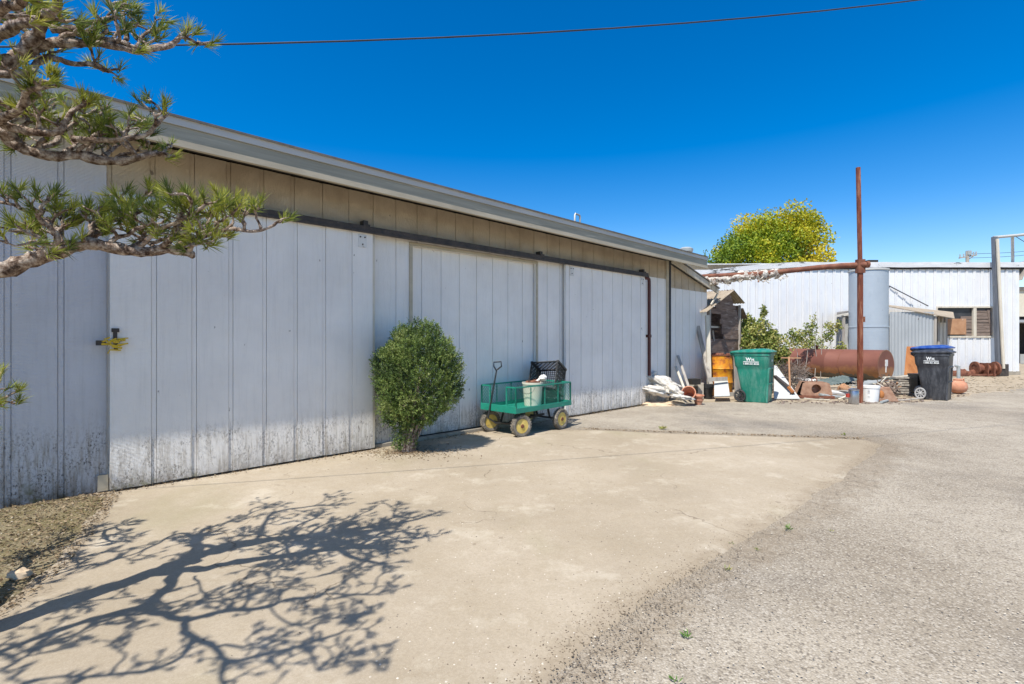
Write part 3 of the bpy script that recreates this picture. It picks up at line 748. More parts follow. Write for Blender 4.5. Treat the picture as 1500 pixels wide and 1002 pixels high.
# cinder block, pots etc.
blk = thing('cinder_block', 'upright tan cinder block behind the clay pots', 'block', G(1021, 583), R(-22))
m = MB()
W_, D_, H_ = .30, .19, .36
m.box((-W_ / 2, -D_ / 2, 0), (W_ / 2, D_ / 2, .12)); m.box((-W_ / 2, -D_ / 2, .29), (W_ / 2, D_ / 2, H_)); m.box((-W_ / 2, -D_ / 2, .12), (-.08, D_ / 2, .29)); m.box((.02, -D_ / 2, .12), (W_ / 2, D_ / 2, .29))
m.box((-.078, .05, .121), (.019, .06, .289))
m.build('block_body', GREYC, blk)
m = MB(); m.box((-.13, -.09, .0), (.13, .09, .13)); o = m.build('dark_brick', DARK, None, 'dark block lying behind the cinder block top', 'block'); o.location = P(1016, 563, 11.6); o.rotation_euler = (0, 0, .4)
m = MB(); m.box((-.14, -.1, -.9), (.14, .1, -.0))
def pot(loc, r, h, mat, rot, label, name='clay_pot', group='clay pots by the sacks'):
    t = thing(name, label, 'pot', loc, 0, group); t.rotation_euler = rot
    m = MB(); m.lathe([(r * .62, 0), (r * .9, h * .76), (r * .86, h * .76), (r * .55, .02)], 22, closed=True); m.lathe([(.001, .012), (r * .62, .012)], 22); m.build('pot_wall', mat, t)
    m = MB(); m.lathe([(r * .88, h * .74), (r, h * .76), (r * 1.03, h), (r * .9, h), (r * .88, h * .9)], 22, closed=True); m.build('rim', mat, t)
    return t
pot(P(1010, 581, 10.75), .145, .24, TERRA, (R(62), 0, R(-25)), 'tipped clay pot with its mouth up left beside the cinder block')
p = P(1023, 584.5, 10.7); 
pot((p.x, p.y, .0), .105, .12, TERRA, (0, 0, 0), 'lower clay pot of the stack before the cinder block')
pot((p.x, p.y, .105), .115, .10, TERRA, (R(5), 0, 0), 'upper clay pot of the stack before the cinder block')
pot(G(1037, 583.5), .14, .33, BLK, (0, 0, 0), 'black nursery pot between the cinder block and the grey slab', 'nursery_pot', None)
m = MB(); a, b_, c, d = P(1046, 582, 11.2), P(1069, 581, 11.2), P(1066, 559, 11.75), P(1046, 559, 11.75)
m.sheet(a, b_, c, d, .03); m.build('concrete_slab_piece', SLABM, None, 'light grey concrete slab propped in front of the orange drum', 'slab', bevel=.006)
# drum
dr = thing('oil_drum', 'yellow-orange rusted oil drum inside the old hut', 'drum', W2(WU(1056, .35), .35, 0) + Vector((0, 0, .0)))
dr.location.z = 0
hD = P(1058, 520, dr.location.y).z; rD = .27
m = MB(); m.lathe([(rD, 0), (rD, hD / 3 - .02), (rD + .014, hD / 3), (rD, hD / 3 + .02), (rD, 2 * hD / 3 - .02), (rD + .014, 2 * hD / 3), (rD, 2 * hD / 3 + .02), (rD, hD - .02)], 30); m.build('drum_body', DRUM, dr)
m = MB(); m.lathe([(rD, hD - .02), (rD + .015, hD - .01), (rD + .015, hD + .005), (rD - .015, hD + .005), (rD - .015, hD - .03)], 30, closed=True); m.build('drum_rim', RUST, dr)
m = MB()
for i in range(10): m.blob((random.uniform(-.2, .2), random.uniform(-.2, .2), hD + .01), (.05, .05, .04), .6, 4, i, 8)
m.build('litter', RUST, dr, kind='stuff')
for i, (px, py, l, lab) in enumerate(((1052, 556, .5, 'dark plank end lying across the foot of the orange drum'), (1078, 578, .5, 'short grey plank lying between slab and green cart'))):
    p = P(px, py, 11.5); lean('plank', lab, 'plank', p - Vector((l / 2, 0, 0)), p + Vector((l / 2, .1, .01)), .09, .04, WOODG)
m = MB(); a = P(1076, 578, 12.3); m.sheet(a, a + Vector((.28, .1, 0)), a + Vector((.25, .1, .95)), a + Vector((-.03, 0, .95)), .03); m.build('panel_scrap', WOODG, None, 'pale board standing between the orange drum and the green cart', 'board')

# ================================================================== WHEELED CARTS
def rrect(cx, w, l, r, n=5):           # rounded rectangle, x = length l, y = width w
    pts = []
    for sx, sy, a0 in ((1, 1, 0), (-1, 1, 90), (-1, -1, 180), (1, -1, 270)):
        for k in range(n + 1):
            a = R(a0 + 90 * k / n); pts.append((cx + sx * (l / 2 - r) + r * math.cos(a), sy * (w / 2 - r) + r * math.sin(a)))
    return pts
def wheel_parts(parent, x, y, r, wd, tyre_mat, hub_mat, nsp=8, name='wheel'):
    w_ = MB(); rot = Matrix.Translation((x, y, r)) @ Matrix.Rotation(R(90), 4, 'X')
    w_.lathe([(r * .80, -wd / 2), (r * .95, -wd / 2), (r, -wd * .3), (r, wd * .3), (r * .95, wd / 2), (r * .80, wd / 2)], 30, rot, True)
    wo = w_.build(name, tyre_mat, parent)
    h = MB(); h.lathe([(r * .72, -wd * .4), (r * .81, -wd * .42), (r * .81, wd * .42), (r * .72, wd * .4)], 30, rot, True)
    h.lathe([(.001, -wd * .5), (r * .2, -wd * .5), (r * .24, -wd * .3), (r * .24, wd * .3), (r * .2, wd * .5), (.001, wd * .5)], 16, rot)
    for k in range(nsp):
        a = 2 * math.pi * k / nsp + .2
        d = Vector((math.cos(a), math.sin(a), 0)); h.beam(rot @ (d * r * .2), rot @ (d * r * .76), wd * .5, r * .16, (0, 1, 0))
    h.build('hub', hub_mat, wo)
    return wo
def cart(label, loc, rz, body, lid, tmat, hmat, Hh=1.09, sc=1.0, hdr=.0):
    t = thing('wheeled_bin', label, 'wheelie bin', loc, rz); t.scale = (sc, sc * 1.0, 1)
    lv = [(0.0, .05, .50, .52), (.02, .05, .515, .54), (.70, .0, .60, .70), (.76, -.005, .61, .72), (.80, -.01, .66, .76), (Hh - .06, -.02, .69, .80), (Hh - .05, -.02, .72, .84), (Hh, -.02, .72, .84)]
    # lower near-side fold: skirt bulge near the top as on real carts
    m = MB(); rings = []
    for z, cx, wd, ln in lv: rings.append([(x, y, z) for x, y in rrect(cx, wd, ln, .07)])
    n = len(rings[0])
    # front recess: pull the front vertices in between heights
    vs = [Vector(p) for r_ in rings for p in r_]
    m.add(vs, [(i * n + k, i * n + (k + 1) % n, (i + 1) * n + (k + 1) % n, (i + 1) * n + k) for i in range(len(rings) - 1) for k in range(n)] + [tuple(range(n))[::-1], tuple((len(rings) - 1) * n + k for k in range(n))], True)
    bo = m.build('body', body, t)
    # boolean-free front channel: dark recess plate with two side ribs and lift bar
    for y in (-.25, .25):
        f = MB(); f.add([(.28, y - .035, .0), (.325, y - .035, .0), (.325, y + .035, .0), (.28, y + .035, .0), (.32, y - .045, .78), (.375, y - .045, .78), (.375, y + .045, .78), (.32, y + .045, .78)], [(3, 2, 1, 0), (4, 5, 6, 7), (0, 1, 5, 4), (1, 2, 6, 5), (2, 3, 7, 6), (3, 0, 4, 7)]); f.build('front_rib', body, t, bevel=.012)
    f = MB(); f.cyl((.36, -.25, .42), (.36, .25, .42), .014, 8); f.build('lift_bar', body, t)
    f = MB(); f.cyl((.37, -.27, .76), (.37, .27, .76), .02, 8); f.build('lift_bar', body, t)
    # lid: domed, hinged at the handle side
    l = MB(); lr = [(Hh + .004, .0, .76, .92, .06), (Hh + .03, .0, .78, .95, .07), (Hh + .05, .0, .70, .86, .08), (Hh + .085, .03, .46, .56, .08), (Hh + .092, .03, .3, .4, .08)]
    rings = []
    for z, cx, wd, ln, rr in lr: rings.append([Vector((x - .03, y, z + .012 * math.sin(x * 5))) for x, y in rrect(cx, wd, ln, rr)])
    n = len(rings[0]); vs = [p for r_ in rings for p in r_]
    l.add(vs, [(i * n + k, i * n + (k + 1) % n, (i + 1) * n + (k + 1) % n, (i + 1) * n + k) for i in range(len(rings) - 1) for k in range(n)] + [tuple(range(n))[::-1], tuple((len(rings) - 1) * n + k for k in range(n))], True)
    l.build('lid', lid, t)
    h = MB(); h.tube([(-.42, -.26, Hh - .07), (-.50, -.26, Hh - .02), (-.50, .26, Hh - .02), (-.42, .26, Hh - .07)], .016, 8); h.build('handle', body, t)
    a = MB(); a.cyl((-.27, -.33, .135), (-.27, .33, .135), .014, 8); a.build('axle', DARK, t)
    for y in (-.32, .32): wheel_parts(t, -.27, y, .135, .05, tmat, hmat)
    # printed mark on both long sides
    for sgn in (-1, 1):
        mm = Matrix.Translation((-.02, sgn * .352, .0)) @ Matrix.Rotation(R(90) if sgn < 0 else R(90), 4, 'X')
        if sgn > 0: mm = Matrix.Translation((-.02, .352, 0)) @ Matrix.Rotation(R(180), 4, 'Z') @ Matrix.Rotation(R(90), 4, 'X')
        pr = text_mb('W', .105, mm @ Matrix.Translation((-.055, .95, 0)), .003, .004)
        q = text_mb('M.', .085, mm @ Matrix.Translation((.05, .943, 0)), .003, .001); pr.add(q.v, q.f)
        q = MB(); q.box((-.17, .89, -.003), (.17, .905, .003), mm); pr.add(q.v, q.f)
        q = text_mb('1-800-321-8226', .054, mm @ Matrix.Translation((0, .855, 0)), .003, .0015); pr.add(q.v, q.f)
        pr.build('lettering', INK, t)
    return t
g = cart('green wheeled bin with a green lid beside the old hut', (5.50, 11.28, .0), math.atan2(-.588, .809), GREENP, GREENP, TYRED, BLK, 1.09, .93)
mm = Matrix.Translation((.405, 0, .0)) @ Matrix.Rotation(R(90), 4, 'Z') @ Matrix.Rotation(R(90), 4, 'X')
q = text_mb('67136', .06, mm @ Matrix.Translation((-.15, .93, 0)), .002, .001); q.build('lettering', INK, g)
cart('front black wheeled bin with a black lid and faded grey wheels', (9.90, 11.66, 0), math.atan2(-.76, .65), BLACKP, BLACKP, WHGREY, WHGREY, 1.07, .80)
cart('dark wheeled bin with a bright blue lid behind the black one', (10.28, 12.13, 0), math.atan2(-.76, .65), BLACKP, BLUEP, WHGREY, WHGREY, 1.165, .82)

# ================================================================== GARDEN WAGON
wg = thing('garden_wagon', 'green mesh-sided garden wagon with yellow-rimmed wheels by the white wall', 'wagon', (.24, 7.71, 0), math.atan2(.737, .676))
L, Wd, ZB, ZT = .65, .345, .36, .715        # half length, half width, bed height, rail height
m = MB(); m.box((-L, -Wd, ZB), (L, Wd, ZB + .012))
m.box((-L - .004, -Wd - .012, ZB - .01), (L + .004, -Wd, ZB + .065)); m.box((-L - .004, Wd, ZB - .01), (L + .004, Wd + .012, ZB + .065))
m.box((-L - .014, -Wd - .012, ZB - .01), (-L - .003, Wd + .012, ZB + .09)); m.box((L + .003, -Wd - .012, ZB - .01), (L + .014, Wd + .012, ZB + .065))
m.build('bed', CARTG, wg, bevel=.003)
def side(pts_a, pts_b, n, name='mesh_side'):
    a, b_ = Vector(pts_a), Vector(pts_b); up = Vector((0, 0, ZT - ZB - .06)); a.z = b_.z = ZB + .06
    f = MB(); r = .009
    f.beam(a, a + up, .018, .018); f.beam(b_, b_ + up, .018, .018); f.beam(a + up, b_ + up, .02, .02)
    for i in range(1, n): q = a.lerp(b_, i / n); f.beam(q, q + up, .012, .012)
    fo = f.build(name, CARTG, wg)
    w_ = MB(); d = b_ - a; Ln = d.length; H = up.z; st = .05; ux = d.normalized()
    k = -int(H / st) - 1
    while k * st < Ln:
        for sg in (1, -1):
            x0 = k * st; 
            s0, s1 = max(0, -x0), min(H, Ln - x0)
            if s1 > s0:
                def pt(s_): 
                    xx = x0 + s_
                    if sg < 0: xx = Ln - xx
                    return a + ux * xx + Vector((0, 0, s_))
                w_.beam(pt(s0), pt(s1), .0022, .0022)
        k += 1
    w_.build('wire_mesh', CARTG, fo); return fo
side((-L, -Wd, 0), (L, -Wd, 0), 4); side((-L, Wd, 0), (L, Wd, 0), 4); side((L, -Wd, 0), (L, Wd, 0), 2)
side((-L, -Wd, 0), (-L, -Wd + .18, 0), 1, 'mesh_end'); side((-L, Wd - .18, 0), (-L, Wd, 0), 1, 'mesh_end')
m = MB()
for x in (-.47, .40): m.beam((x, -.28, .155), (x, .28, .155), .025, .025); m.beam((x, -.12, .16), (x * .8, -.14, ZB), .03, .012); m.beam((x, .12, .16), (x * .8, .14, ZB), .03, .012)
m.beam((-.40, 0, .17), (.4, 0, .2), .03, .03); m.build('undercarriage', TRK, wg)
random.seed(2)
def wagon_wheel(x, y, steer=0):
    M0 = Matrix.Translation((x, y, .158)) @ Matrix.Rotation(steer, 4, 'Z') @ Matrix.Rotation(R(90), 4, 'X')
    t = MB(); r, wd = .155, .085
    prof = [(r * .66, -wd * .34), (r * .78, -wd * .5), (r * .92, -wd * .48), (r, -wd * .3), (r * 1.01, 0), (r, wd * .3), (r * .92, wd * .48), (r * .78, wd * .5), (r * .66, wd * .34)]
    t.lathe(prof, 40, M0, True)
    for k in range(26):
        a = 2 * math.pi * k / 26
        for zz in (-.028, .0, .028):
            aa = a + (zz != 0) * .1; t.box((-.012, -.010, -.010), (.006, .010, .010), M0 @ Matrix.Rotation(aa, 4, 'Z') @ Matrix.Translation((r, 0, zz)))
    wo = t.build('wheel', TYRE, wg)
    h = MB(); h.lathe([(r * .68, -wd * .36), (r * .60, -wd * .40), (r * .54, -wd * .2), (r * .30, -wd * .22), (r * .26, -wd * .42), (.001, -wd * .42)], 28, M0, True)
    h.lathe([(r * .68, wd * .36), (r * .60, wd * .40), (r * .54, wd * .2), (r * .30, wd * .22), (r * .26, wd * .42), (.001, wd * .42)], 28, M0, True)
    ro = h.build('rim', RIMY, wo)
    q = MB(); sg = -1 if y > 0 else 1; q.lathe([(.001, sg * wd * .52), (r * .17, sg * wd * .52), (r * .20, sg * wd * .40), (r * .20, sg * wd * .2)], 16, M0); q.lathe([(r * .38, sg * wd * .215), (r * .38, sg * wd * .235), (r * .50, sg * wd * .235), (r * .50, sg * wd * .215)], 24, M0, True); q.build('hub_cap', RUST, ro)
    for k in range(5):
        a = 2 * math.pi * k / 5; q = MB()
        s_ = 1 if y < 0 else -1; q.lathe([(.001, -.004), (.010, -.004), (.010, .004), (.001, .004)], 10, M0 @ Matrix.Translation((math.cos(a) * r * .42, math.sin(a) * r * .42, s_ * wd * .22))); q.build('bolt', RUST, ro)
wagon_wheel(-.50, -.31, R(-14)); wagon_wheel(-.50, .31, R(-14)); wagon_wheel(.40, -.335); wagon_wheel(.40, .335)
hd = MB(); b0 = Vector((-.60, .03, .19)); b1 = Vector((-.74, .12, .25))
A = Vector((-.70, .16, .22)); 
base = Vector((-.70, .16, .25)); top = Vector((-.58, .10, .95))
hd.tube([(-.48, 0, .17), (-.62, .08, .17), base, base.lerp(top, .5), base.lerp(top, .85), top], [.014, .014, .014, .013, .012, .011], 8)
hd.tube([top - Vector((.0, -.0, .02)), top + Vector((-.03, .03, .05)), top + Vector((-.02, .04, .11)), top + Vector((.04, -.05, .12)), top + Vector((.05, -.05, .05)), top + Vector((.01, .0, .0))], .011, 8)
hd.build('pull_handle', BLK, wg)
m = MB(); mt = Matrix.Translation((-.66, -.02, .12)) @ Matrix.Rotation(R(60), 4, 'Z') @ Matrix.Rotation(R(70), 4, 'X')
# bucket in the wagon
WM = wg.matrix_basis.copy(); WM = Matrix.Translation(wg.location) @ Matrix.Rotation(wg.rotation_euler.z, 4, 'Z')
bk = thing('bucket', 'cream plastic bucket full of clippings standing in the green wagon', 'bucket', WM @ Vector((.10, -.02, ZB + .013)))
m = MB(); m.lathe([(.13, 0), (.155, .30), (.155, .33), (.165, .33), (.165, .36), (.155, .36), (.15, .33), (.125, .01)], 30, closed=True); m.lathe([(.001, .004), (.13, .004)], 30); m.build('bucket_wall', BUCK, bk)
m = MB()
for i in range(9): m.blob((random.uniform(-.08, .08), random.uniform(-.08, .08), .35), (.05, .05, .035), .6, 4, i, 8)
for i in range(14): a = Vector((random.uniform(-.1, .1), random.uniform(-.1, .1), .36)); m.beam(a, a + Vector((random.uniform(-.07, .07), random.uniform(-.07, .07), random.uniform(0, .05))), .006, .006)
m.build('clippings', RUST, bk, kind='stuff')
m = MB(); pts = [(.16 * math.cos(a), .0, .32 - .13 * math.sin(a)) for a in [math.pi * i / 10 for i in range(11)]]
pts = [Matrix.Rotation(R(-35), 4, 'Z') @ Matrix.Translation((0, -.17 + .0, 0)) @ Vector((p[0], -.01, p[2])) for p in pts]
m.tube(pts, .004, 6); m.build('bail', DARK, bk)
jug = thing('white_scoop', 'white plastic scoop resting on the rim of the cream bucket', 'scoop', WM @ Vector((.20, -.13, ZB + .40)))
m = MB(); m.blob((0.01, 0, .035), (.065, .05, .05), .35, 2, 5, 16); m.tube([(-.03, 0, .02), (-.09, -.02, -.015), (-.11, -.02, -.03)], [.022, .018, .014], 8); m.build('scoop_body', WHITE, jug)
cr = thing('milk_crate', 'black lattice milk crate tipped up on end inside the green wagon', 'crate', WM @ Vector((.43, .02, ZB + .03)))
def crate_mesh():
    m = MB(); a, h = .19, .30
    for z in (0, h - .03): 
        for x0, y0, x1, y1 in ((-a, -a, a, -a), (a, -a, a, a), (a, a, -a, a), (-a, a, -a, -a)):
            m.beam((x0, y0, z + .015), (x1, y1, z + .015), .03, .014) if False else m.box((min(x0, x1) - .006, min(y0, y1) - .006, z), (max(x0, x1) + .006, max(y0, y1) + .006, z + .03))
    for x, y in ((-a, -a), (a, -a), (a, a), (-a, a)): m.box((x - .014, y - .014, .0), (x + .014, y + .014, h + .001))
    st = .062
    for (o, d) in (((-a, -a), (1, 0)), ((a, -a), (0, 1)), ((a, a), (-1, 0)), ((-a, a), (0, -1))):
        k = -4
        while k * st < 2 * a:
            for sg in (1, -1):
                s0, s1 = max(0, -k * st), min(h, 2 * a - k * st)
                if s1 > s0:
                    f = lambda s_: (o[0] + d[0] * ((k * st + s_) if sg > 0 else 2 * a - (k * st + s_)), o[1] + d[1] * ((k * st + s_) if sg > 0 else 2 * a - (k * st + s_)), s_)
                    m.beam(f(s0), f(s1), .009, .009)
            k += 1
    for k in range(-6, 7): m.box((k * .03 - .004, -a, .004), (k * .03 + .004, a, .012)); m.box((-a, k * .03 - .004, .013), (a, k * .03 + .004, .020))
    return m
m = crate_mesh(); o = m.build('lattice', BLK, cr)
zc_ = Vector((-.42, -.72, .42)).normalized(); xc_ = Vector((.86, -.42, .05)); xc_ = (xc_ - zc_ * xc_.dot(zc_)).normalized(); yc_ = zc_.cross(xc_)
mc_ = Matrix((xc_, yc_, zc_)).transposed(); cr.rotation_euler = mc_.to_euler(); cr.scale = (1.22, 1.22, 1.22); cr.location = WM @ Vector((.60, .06, ZB + .36)) - zc_ * .12 + Vector((0, 0, .0))
cr2 = thing('milk_crate', 'second black crate low under the tipped one in the green wagon', 'crate', WM @ Vector((.42, .03, ZB + .02)), wg.rotation_euler.z)
o2 = o.copy(); COL.objects.link(o2); o2.parent = cr2
o2.scale = (1, 1, .75)

# ================================================================== LEAF HELPERS
def leaf(mb, p, d, l, w_, tone, up=None):
    d = d.normalized(); s_ = d.cross(up or Vector((random.uniform(-1, 1), random.uniform(-1, 1), random.uniform(-1, 1)))).normalized() * w_
    n = len(mb.v); mb.v += [p, p + d * l * .5 + s_, p + d * l, p + d * l * .5 - s_]; mb.t += [tone] * 4
    mb.f.append((n, n + 1, n + 2, n + 3)); mb.sm.append(False)
def rdir(): 
    z = random.uniform(-1, 1); a = random.uniform(0, 2 * math.pi); q = math.sqrt(1 - z * z); return Vector((q * math.cos(a), q * math.sin(a), z))

# ================================================================== ROUND SHRUB
random.seed(21)
SB = Vector((-1.30, 6.19, 0)); sh = thing('round_shrub', 'rounded green evergreen shrub growing at the foot of the white wall', 'shrub', SB)
CC = Vector((.13, .06, .90)); RR = Vector((.535, .45, .70))
m = MB(); ends = []
for i in range(9):
    a = 2 * math.pi * i / 9; q = Vector((math.cos(a) * .055, math.sin(a) * .055, -.02)); tgt = CC + Vector((math.cos(a) * .33, math.sin(a) * .28, random.uniform(-.25, .3)))
    pts = [q + (tgt - q) * t + Vector((random.uniform(-.02, .02), random.uniform(-.02, .02), 0)) + Vector((-math.cos(a) * .08, -math.sin(a) * .08, 0)) * math.sin(t * 3.14) for t in (0, .2, .4, .6, .8, 1)]
    m.tube(pts, [.038, .028, .022, .018, .012, .006], 7, lump=.25, seed=i)
m.build('trunk', BARK, sh)
m = MB()
def shrub_r(d):
    q = 1 + .13 * noise.noise(d * 2.2 + Vector((4, 1, 0))) + .10 * noise.noise(d * 6)
    if d.z < -.5: q *= 1 - .25 * (-d.z - .5)
    return q
for i in range(6800):
    d = rdir(); r = shrub_r(d) * (random.random() ** .22)
    if noise.noise(d * 5 + Vector((9, 0, 0))) < -.28 and r > .72: r *= .82
    c = CC + Vector((d.x * RR.x, d.y * RR.y, d.z * RR.z)) * r
    if d.z < -.45:                                         # the underside draws in to the stems
        k = (-d.z - .45) / .55; c.x += (-.12 * k)
    gd = (d * .8 + Vector((0, 0, .75)) + rdir() * .45).normalized()
    tn = .36 + .75 * noise.noise(c * 4.5) + random.uniform(-.22, .22)
    for k in range(11):
        leaf(m, c + gd * (k * .0055) + rdir() * .008, gd * .8 + rdir(), random.uniform(.018, .032), .0052, min(1, max(0, tn + random.uniform(-.12, .12) + k * .02)))
for i in range(150):                                       # stray shoots beyond the clipped outline
    d = rdir(); d.z = abs(d.z) * .9 - .1; r = shrub_r(d); c = CC + Vector((d.x * RR.x, d.y * RR.y, d.z * RR.z)) * r * .97; gd = (d + Vector((0, 0, .8)) + rdir() * .4).normalized()
    for k in range(16): leaf(m, c + gd * k * .0075, gd + rdir() * .9, random.uniform(.016, .028), .005, random.uniform(.4, 1))
for i in range(420):                                       # low sprigs at the stem foot
    a = random.uniform(0, 6.28); r = random.uniform(.03, .17); c = Vector((math.cos(a) * r - .03, math.sin(a) * r * .8, random.uniform(.05, .42)))
    for k in range(7): leaf(m, c + rdir() * .02, rdir() + Vector((0, 0, .5)), .028, .005, random.uniform(.1, .75))
m.build('foliage', BUSHM, sh)
m = MB()
for i in range(1500):
    a = random.uniform(0, 6.28); r = abs(random.gauss(0, .28)); c = SB + Vector((math.cos(a) * r * 1.5 - .02, math.sin(a) * r * .75 - .08, .012))
    leaf(m, c, Vector((random.uniform(-1, 1), random.uniform(-1, 1), random.uniform(-.1, .25))), random.uniform(.012, .035), .005, random.random())
m.build('leaf_litter', DRYM, None, kind='stuff', label='brown dead needles and soil spread round the shrub foot', cat='litter')

# ================================================================== RIGHT SIDE: pole, pipe, tanks, sheds
pz = P(1256, 245, 10.97).z
pole = thing('rusty_pole', 'tall rust-red steel pole standing alone before the junk heap', 'pole', G(1260, 590))
m = MB(); m.box((-.047, -.035, -.1), (.047, .035, 3.0)); m.beam((0.0, 0, 3.0), (-.045, 0, pz), .075, .06)
m.box((-.05, -.0402, .2), (-.035, -.055, pz - 2.4)); m.build('post', RUSTP, pole, bevel=.006)
m = MB(); m.box((-.075, -.055, 2.86), (.08, .055, 3.16)); m.box((.06, -.02, 1.78), (.10, .02, 1.9)); m.build('bracket', RUST, pole)
pp = thing('overhead_pipe', 'long rusty horizontal pipe running from the tall pole towards the lean-to roof', 'pipe', P(1268, 388, 10.95))
m = MB(); a = P(1270, 387.5, 10.9) - pp.location; b_ = P(1020, 407, 12.9) - pp.location
m.tube([a.lerp(b_, i / 8) + Vector((0, 0, .02 * math.sin(i))) for i in range(9)], .06, 14); m.lathe([(.075, -.03), (.075, .03)], 14, Matrix.Translation(a) @ Matrix.Rotation(R(90), 4, 'Y')); m.build('pipe_run', RUST, pp)
m = MB(); pts = []; rs = []
q0 = P(1148, 398, 11.85) - pp.location; q1 = P(1022, 410, 12.9) - pp.location
random.seed(4)
for i in range(40):
    t = i / 39; pts.append(q0.lerp(q1, t) + Vector((0, 0, -.03 + random.uniform(-.03, .02)))); rs.append(.105 + random.uniform(-.02, .03) - (.05 if t < .05 else 0))
m.tube(pts, rs, 14, lump=.55, seed=3)
for i in range(60):
    t = random.random(); c = q0.lerp(q1, t) + Vector((0, -.08, random.uniform(-.17, -.03))); c2 = c + Vector((random.uniform(-.1, .1), -.02, random.uniform(-.08, .04))); m.beam(c, c2, .04, .012)
m.build('lagging', WRAP, pp)

# white-blue silo tank
tk = thing('water_tank', 'tall pale blue cylindrical tank behind the rusty pole', 'tank', P(1272, 497, 16.9)); tk.location.z = 0
rT = 24.0 / F * 16.9; zT = P(1272, 397, 16.9).z
m = MB(); 
prof = []
nseg = 34
for i in range(nseg + 1):
    z = zT * i / nseg; prof += [(rT, z), (rT + .0012, z + .02), (rT, z + .04)]
sx = P(0, 479, 16.9).z
m.lathe(prof, 56); m.build('tank_body', TANKM, tk)
m = MB(); m.lathe([(rT + .012, sx - .025), (rT + .018, sx), (rT + .012, sx + .025)], 56); m.build('seam_band', TANKM, tk)
m = MB(); m.lathe([(rT + .03, zT - .02), (rT + .03, zT + .03), (rT * .8, zT + .06), (rT * .3, zT + .09), (.001, zT + .1)], 56); m.build('tank_top', FAS1, tk)

# lying rusty tank
ang = R(-62); ax = Vector((math.cos(ang), math.sin(ang), 0)); ce_ = P(1298, 535.5, 14.6); Lt = 3.05; rt = .455
rt_ = thing('rusty_tank', 'large rust-red cylindrical tank lying on its side behind the scrap pile', 'tank', ce_ - ax * Lt / 2)
rt_.rotation_euler = (0, 0, ang)
m = MB(); mm = Matrix.Rotation(R(90), 4, 'Y')
m.lathe([(.001, -Lt / 2 - .05), (rt * .6, -Lt / 2 - .04), (rt, -Lt / 2), (rt, -.01), (rt + .006, 0), (rt, .01), (rt, Lt / 2 - .03), (rt + .008, Lt / 2)], 64, mm)
m.build('tank_body', RUSTT, rt_)
m = MB(); m.lathe([(rt + .008, Lt / 2), (rt - .02, Lt / 2 + .001), (rt - .03, Lt / 2 - .03), (.001, Lt / 2 - .02)], 48, mm, True); m.sm = [False] * len(m.sm); m.build('end_cap', rust_mat('brown end plate', (.20, .09, .05), (.29, .15, .09), (.38, .24, .16), 4), rt_)
m = MB(); m.box((Lt / 2 + .0, -.06, -.02), (Lt / 2 + .012, .08, .17)); m.beam((Lt / 2 + .005, 0, .17), (Lt / 2 + .005, -.02, -.2), .01, .05); m.build('white_patch', WHITE, rt_)
for xx in (-.42, .42):
    m = MB(); m.lathe([(rt + .001, xx - .012), (rt + .007, xx), (rt + .001, xx + .012)], 48, mm, True); m.build('weld_seam', RUST, rt_)
m = MB(); m.cyl((-.5, 0, rt - .02), (-.5, 0, rt + .10), .05, 12); m.cyl((-.5, 0, rt + .08), (-.5, 0, rt + .11), .075, 12); m.build('filler_neck', RUST, rt_)
for xx in (-.9, .7): m = MB(); m.box((xx, -.35, -ce_.z), (xx + .15, .35, -.42)); m.build('cradle', WOODG, rt_)

# far corrugated building
YB = 19.6
fb = thing('metal_building', 'long white corrugated metal building with a peeling roof edge behind the junk', 'building', (0, YB, 0))
bx = lambda px: (px - 750) / F * YB
bz = lambda py: CH + (HOR - py) / F * YB
X0, X1 = 4.5, bx(1493); wx0, wx1 = bx(1372), bx(1453); wz0, wz1 = bz(492), bz(451); ztb = bz(392)
def ztl(x): 
    X = X0 + x; return ztb - .30 * max(0, min(1, (bx(1165) - X) / (bx(1165) - bx(1040)))) ** 1.4
m = MB(); m.corr((X0, 0, .12), (1, 0, 0), (0, 0, 1), wx0 - X0, 0, .305, .034, .004, 'rib', ztop=lambda x: ztl(x) - .12)
m.build('metal_wall', WMET, fb)
for (a, z0, b_, z1) in ((wx0, .12, wx1, wz0), (wx0, wz1, wx1, ztb), (wx1, .12, X1, ztb)):
    m = MB(); m.corr((a, 0, z0), (1, 0, 0), (0, 0, 1), b_ - a, z1 - z0, .305, .034, .004, 'rib'); m.build('metal_wall', WMET, fb)
for o in [x for x in bpy.data.objects if x.name.startswith('metal_wall')]:
    pass
m = MB(); m.box((X0, -.02, -.05), (X1 + .03, .2, .14)); m.build('footing', CONC2, fb)
m = MB(); m.box((X0, .03, .1), (X0 + .05, 9, ztb - .2)); m.box((X1 - .02, .03, .1), (X1 + .02, 9, ztb - .05)); m.build('side_wall', WMET, fb)
# roof edge
m = MB(); n = 40; vs = []
for i in range(n + 1):
    x = X0 + (X1 + .25 - X0) * i / n; zt = ztl(x - X0) + .02 * noise.noise(Vector((x, 0, 0)))
    vs += [(x, -.10, zt + .0), (x, -.10, zt + .20), (x, -.07, zt), (x, .3, zt + .225)]
fs = []
for i in range(n):
    a = 4 * i; c = a + 4; fs += [(a, c, c + 1, a + 1), (a + 1, c + 1, c + 3, a + 3), (a + 3, c + 3, c + 2, a + 2), (a + 2, c + 2, c, a)]
fs += [(0, 1, 3, 2), (4 * n, 4 * n + 2, 4 * n + 3, 4 * n + 1)]
m.add(vs, fs); m.build('roof_edge', PEEL, fb)
m = MB(); m.sheet((X0, .28, ztb + .15), (X1 + .25, .28, ztb + .22), (X1 + .25, 9.2, ztb + .95), (X0, 9.2, ztb + .9), .03); m.build('roof', WMET, fb)
m = MB(); m.box((bx(1165), -.07, ztb - .07), (X1 + .1, .0, ztb - .001)); m.build('soffit', DARK, fb)
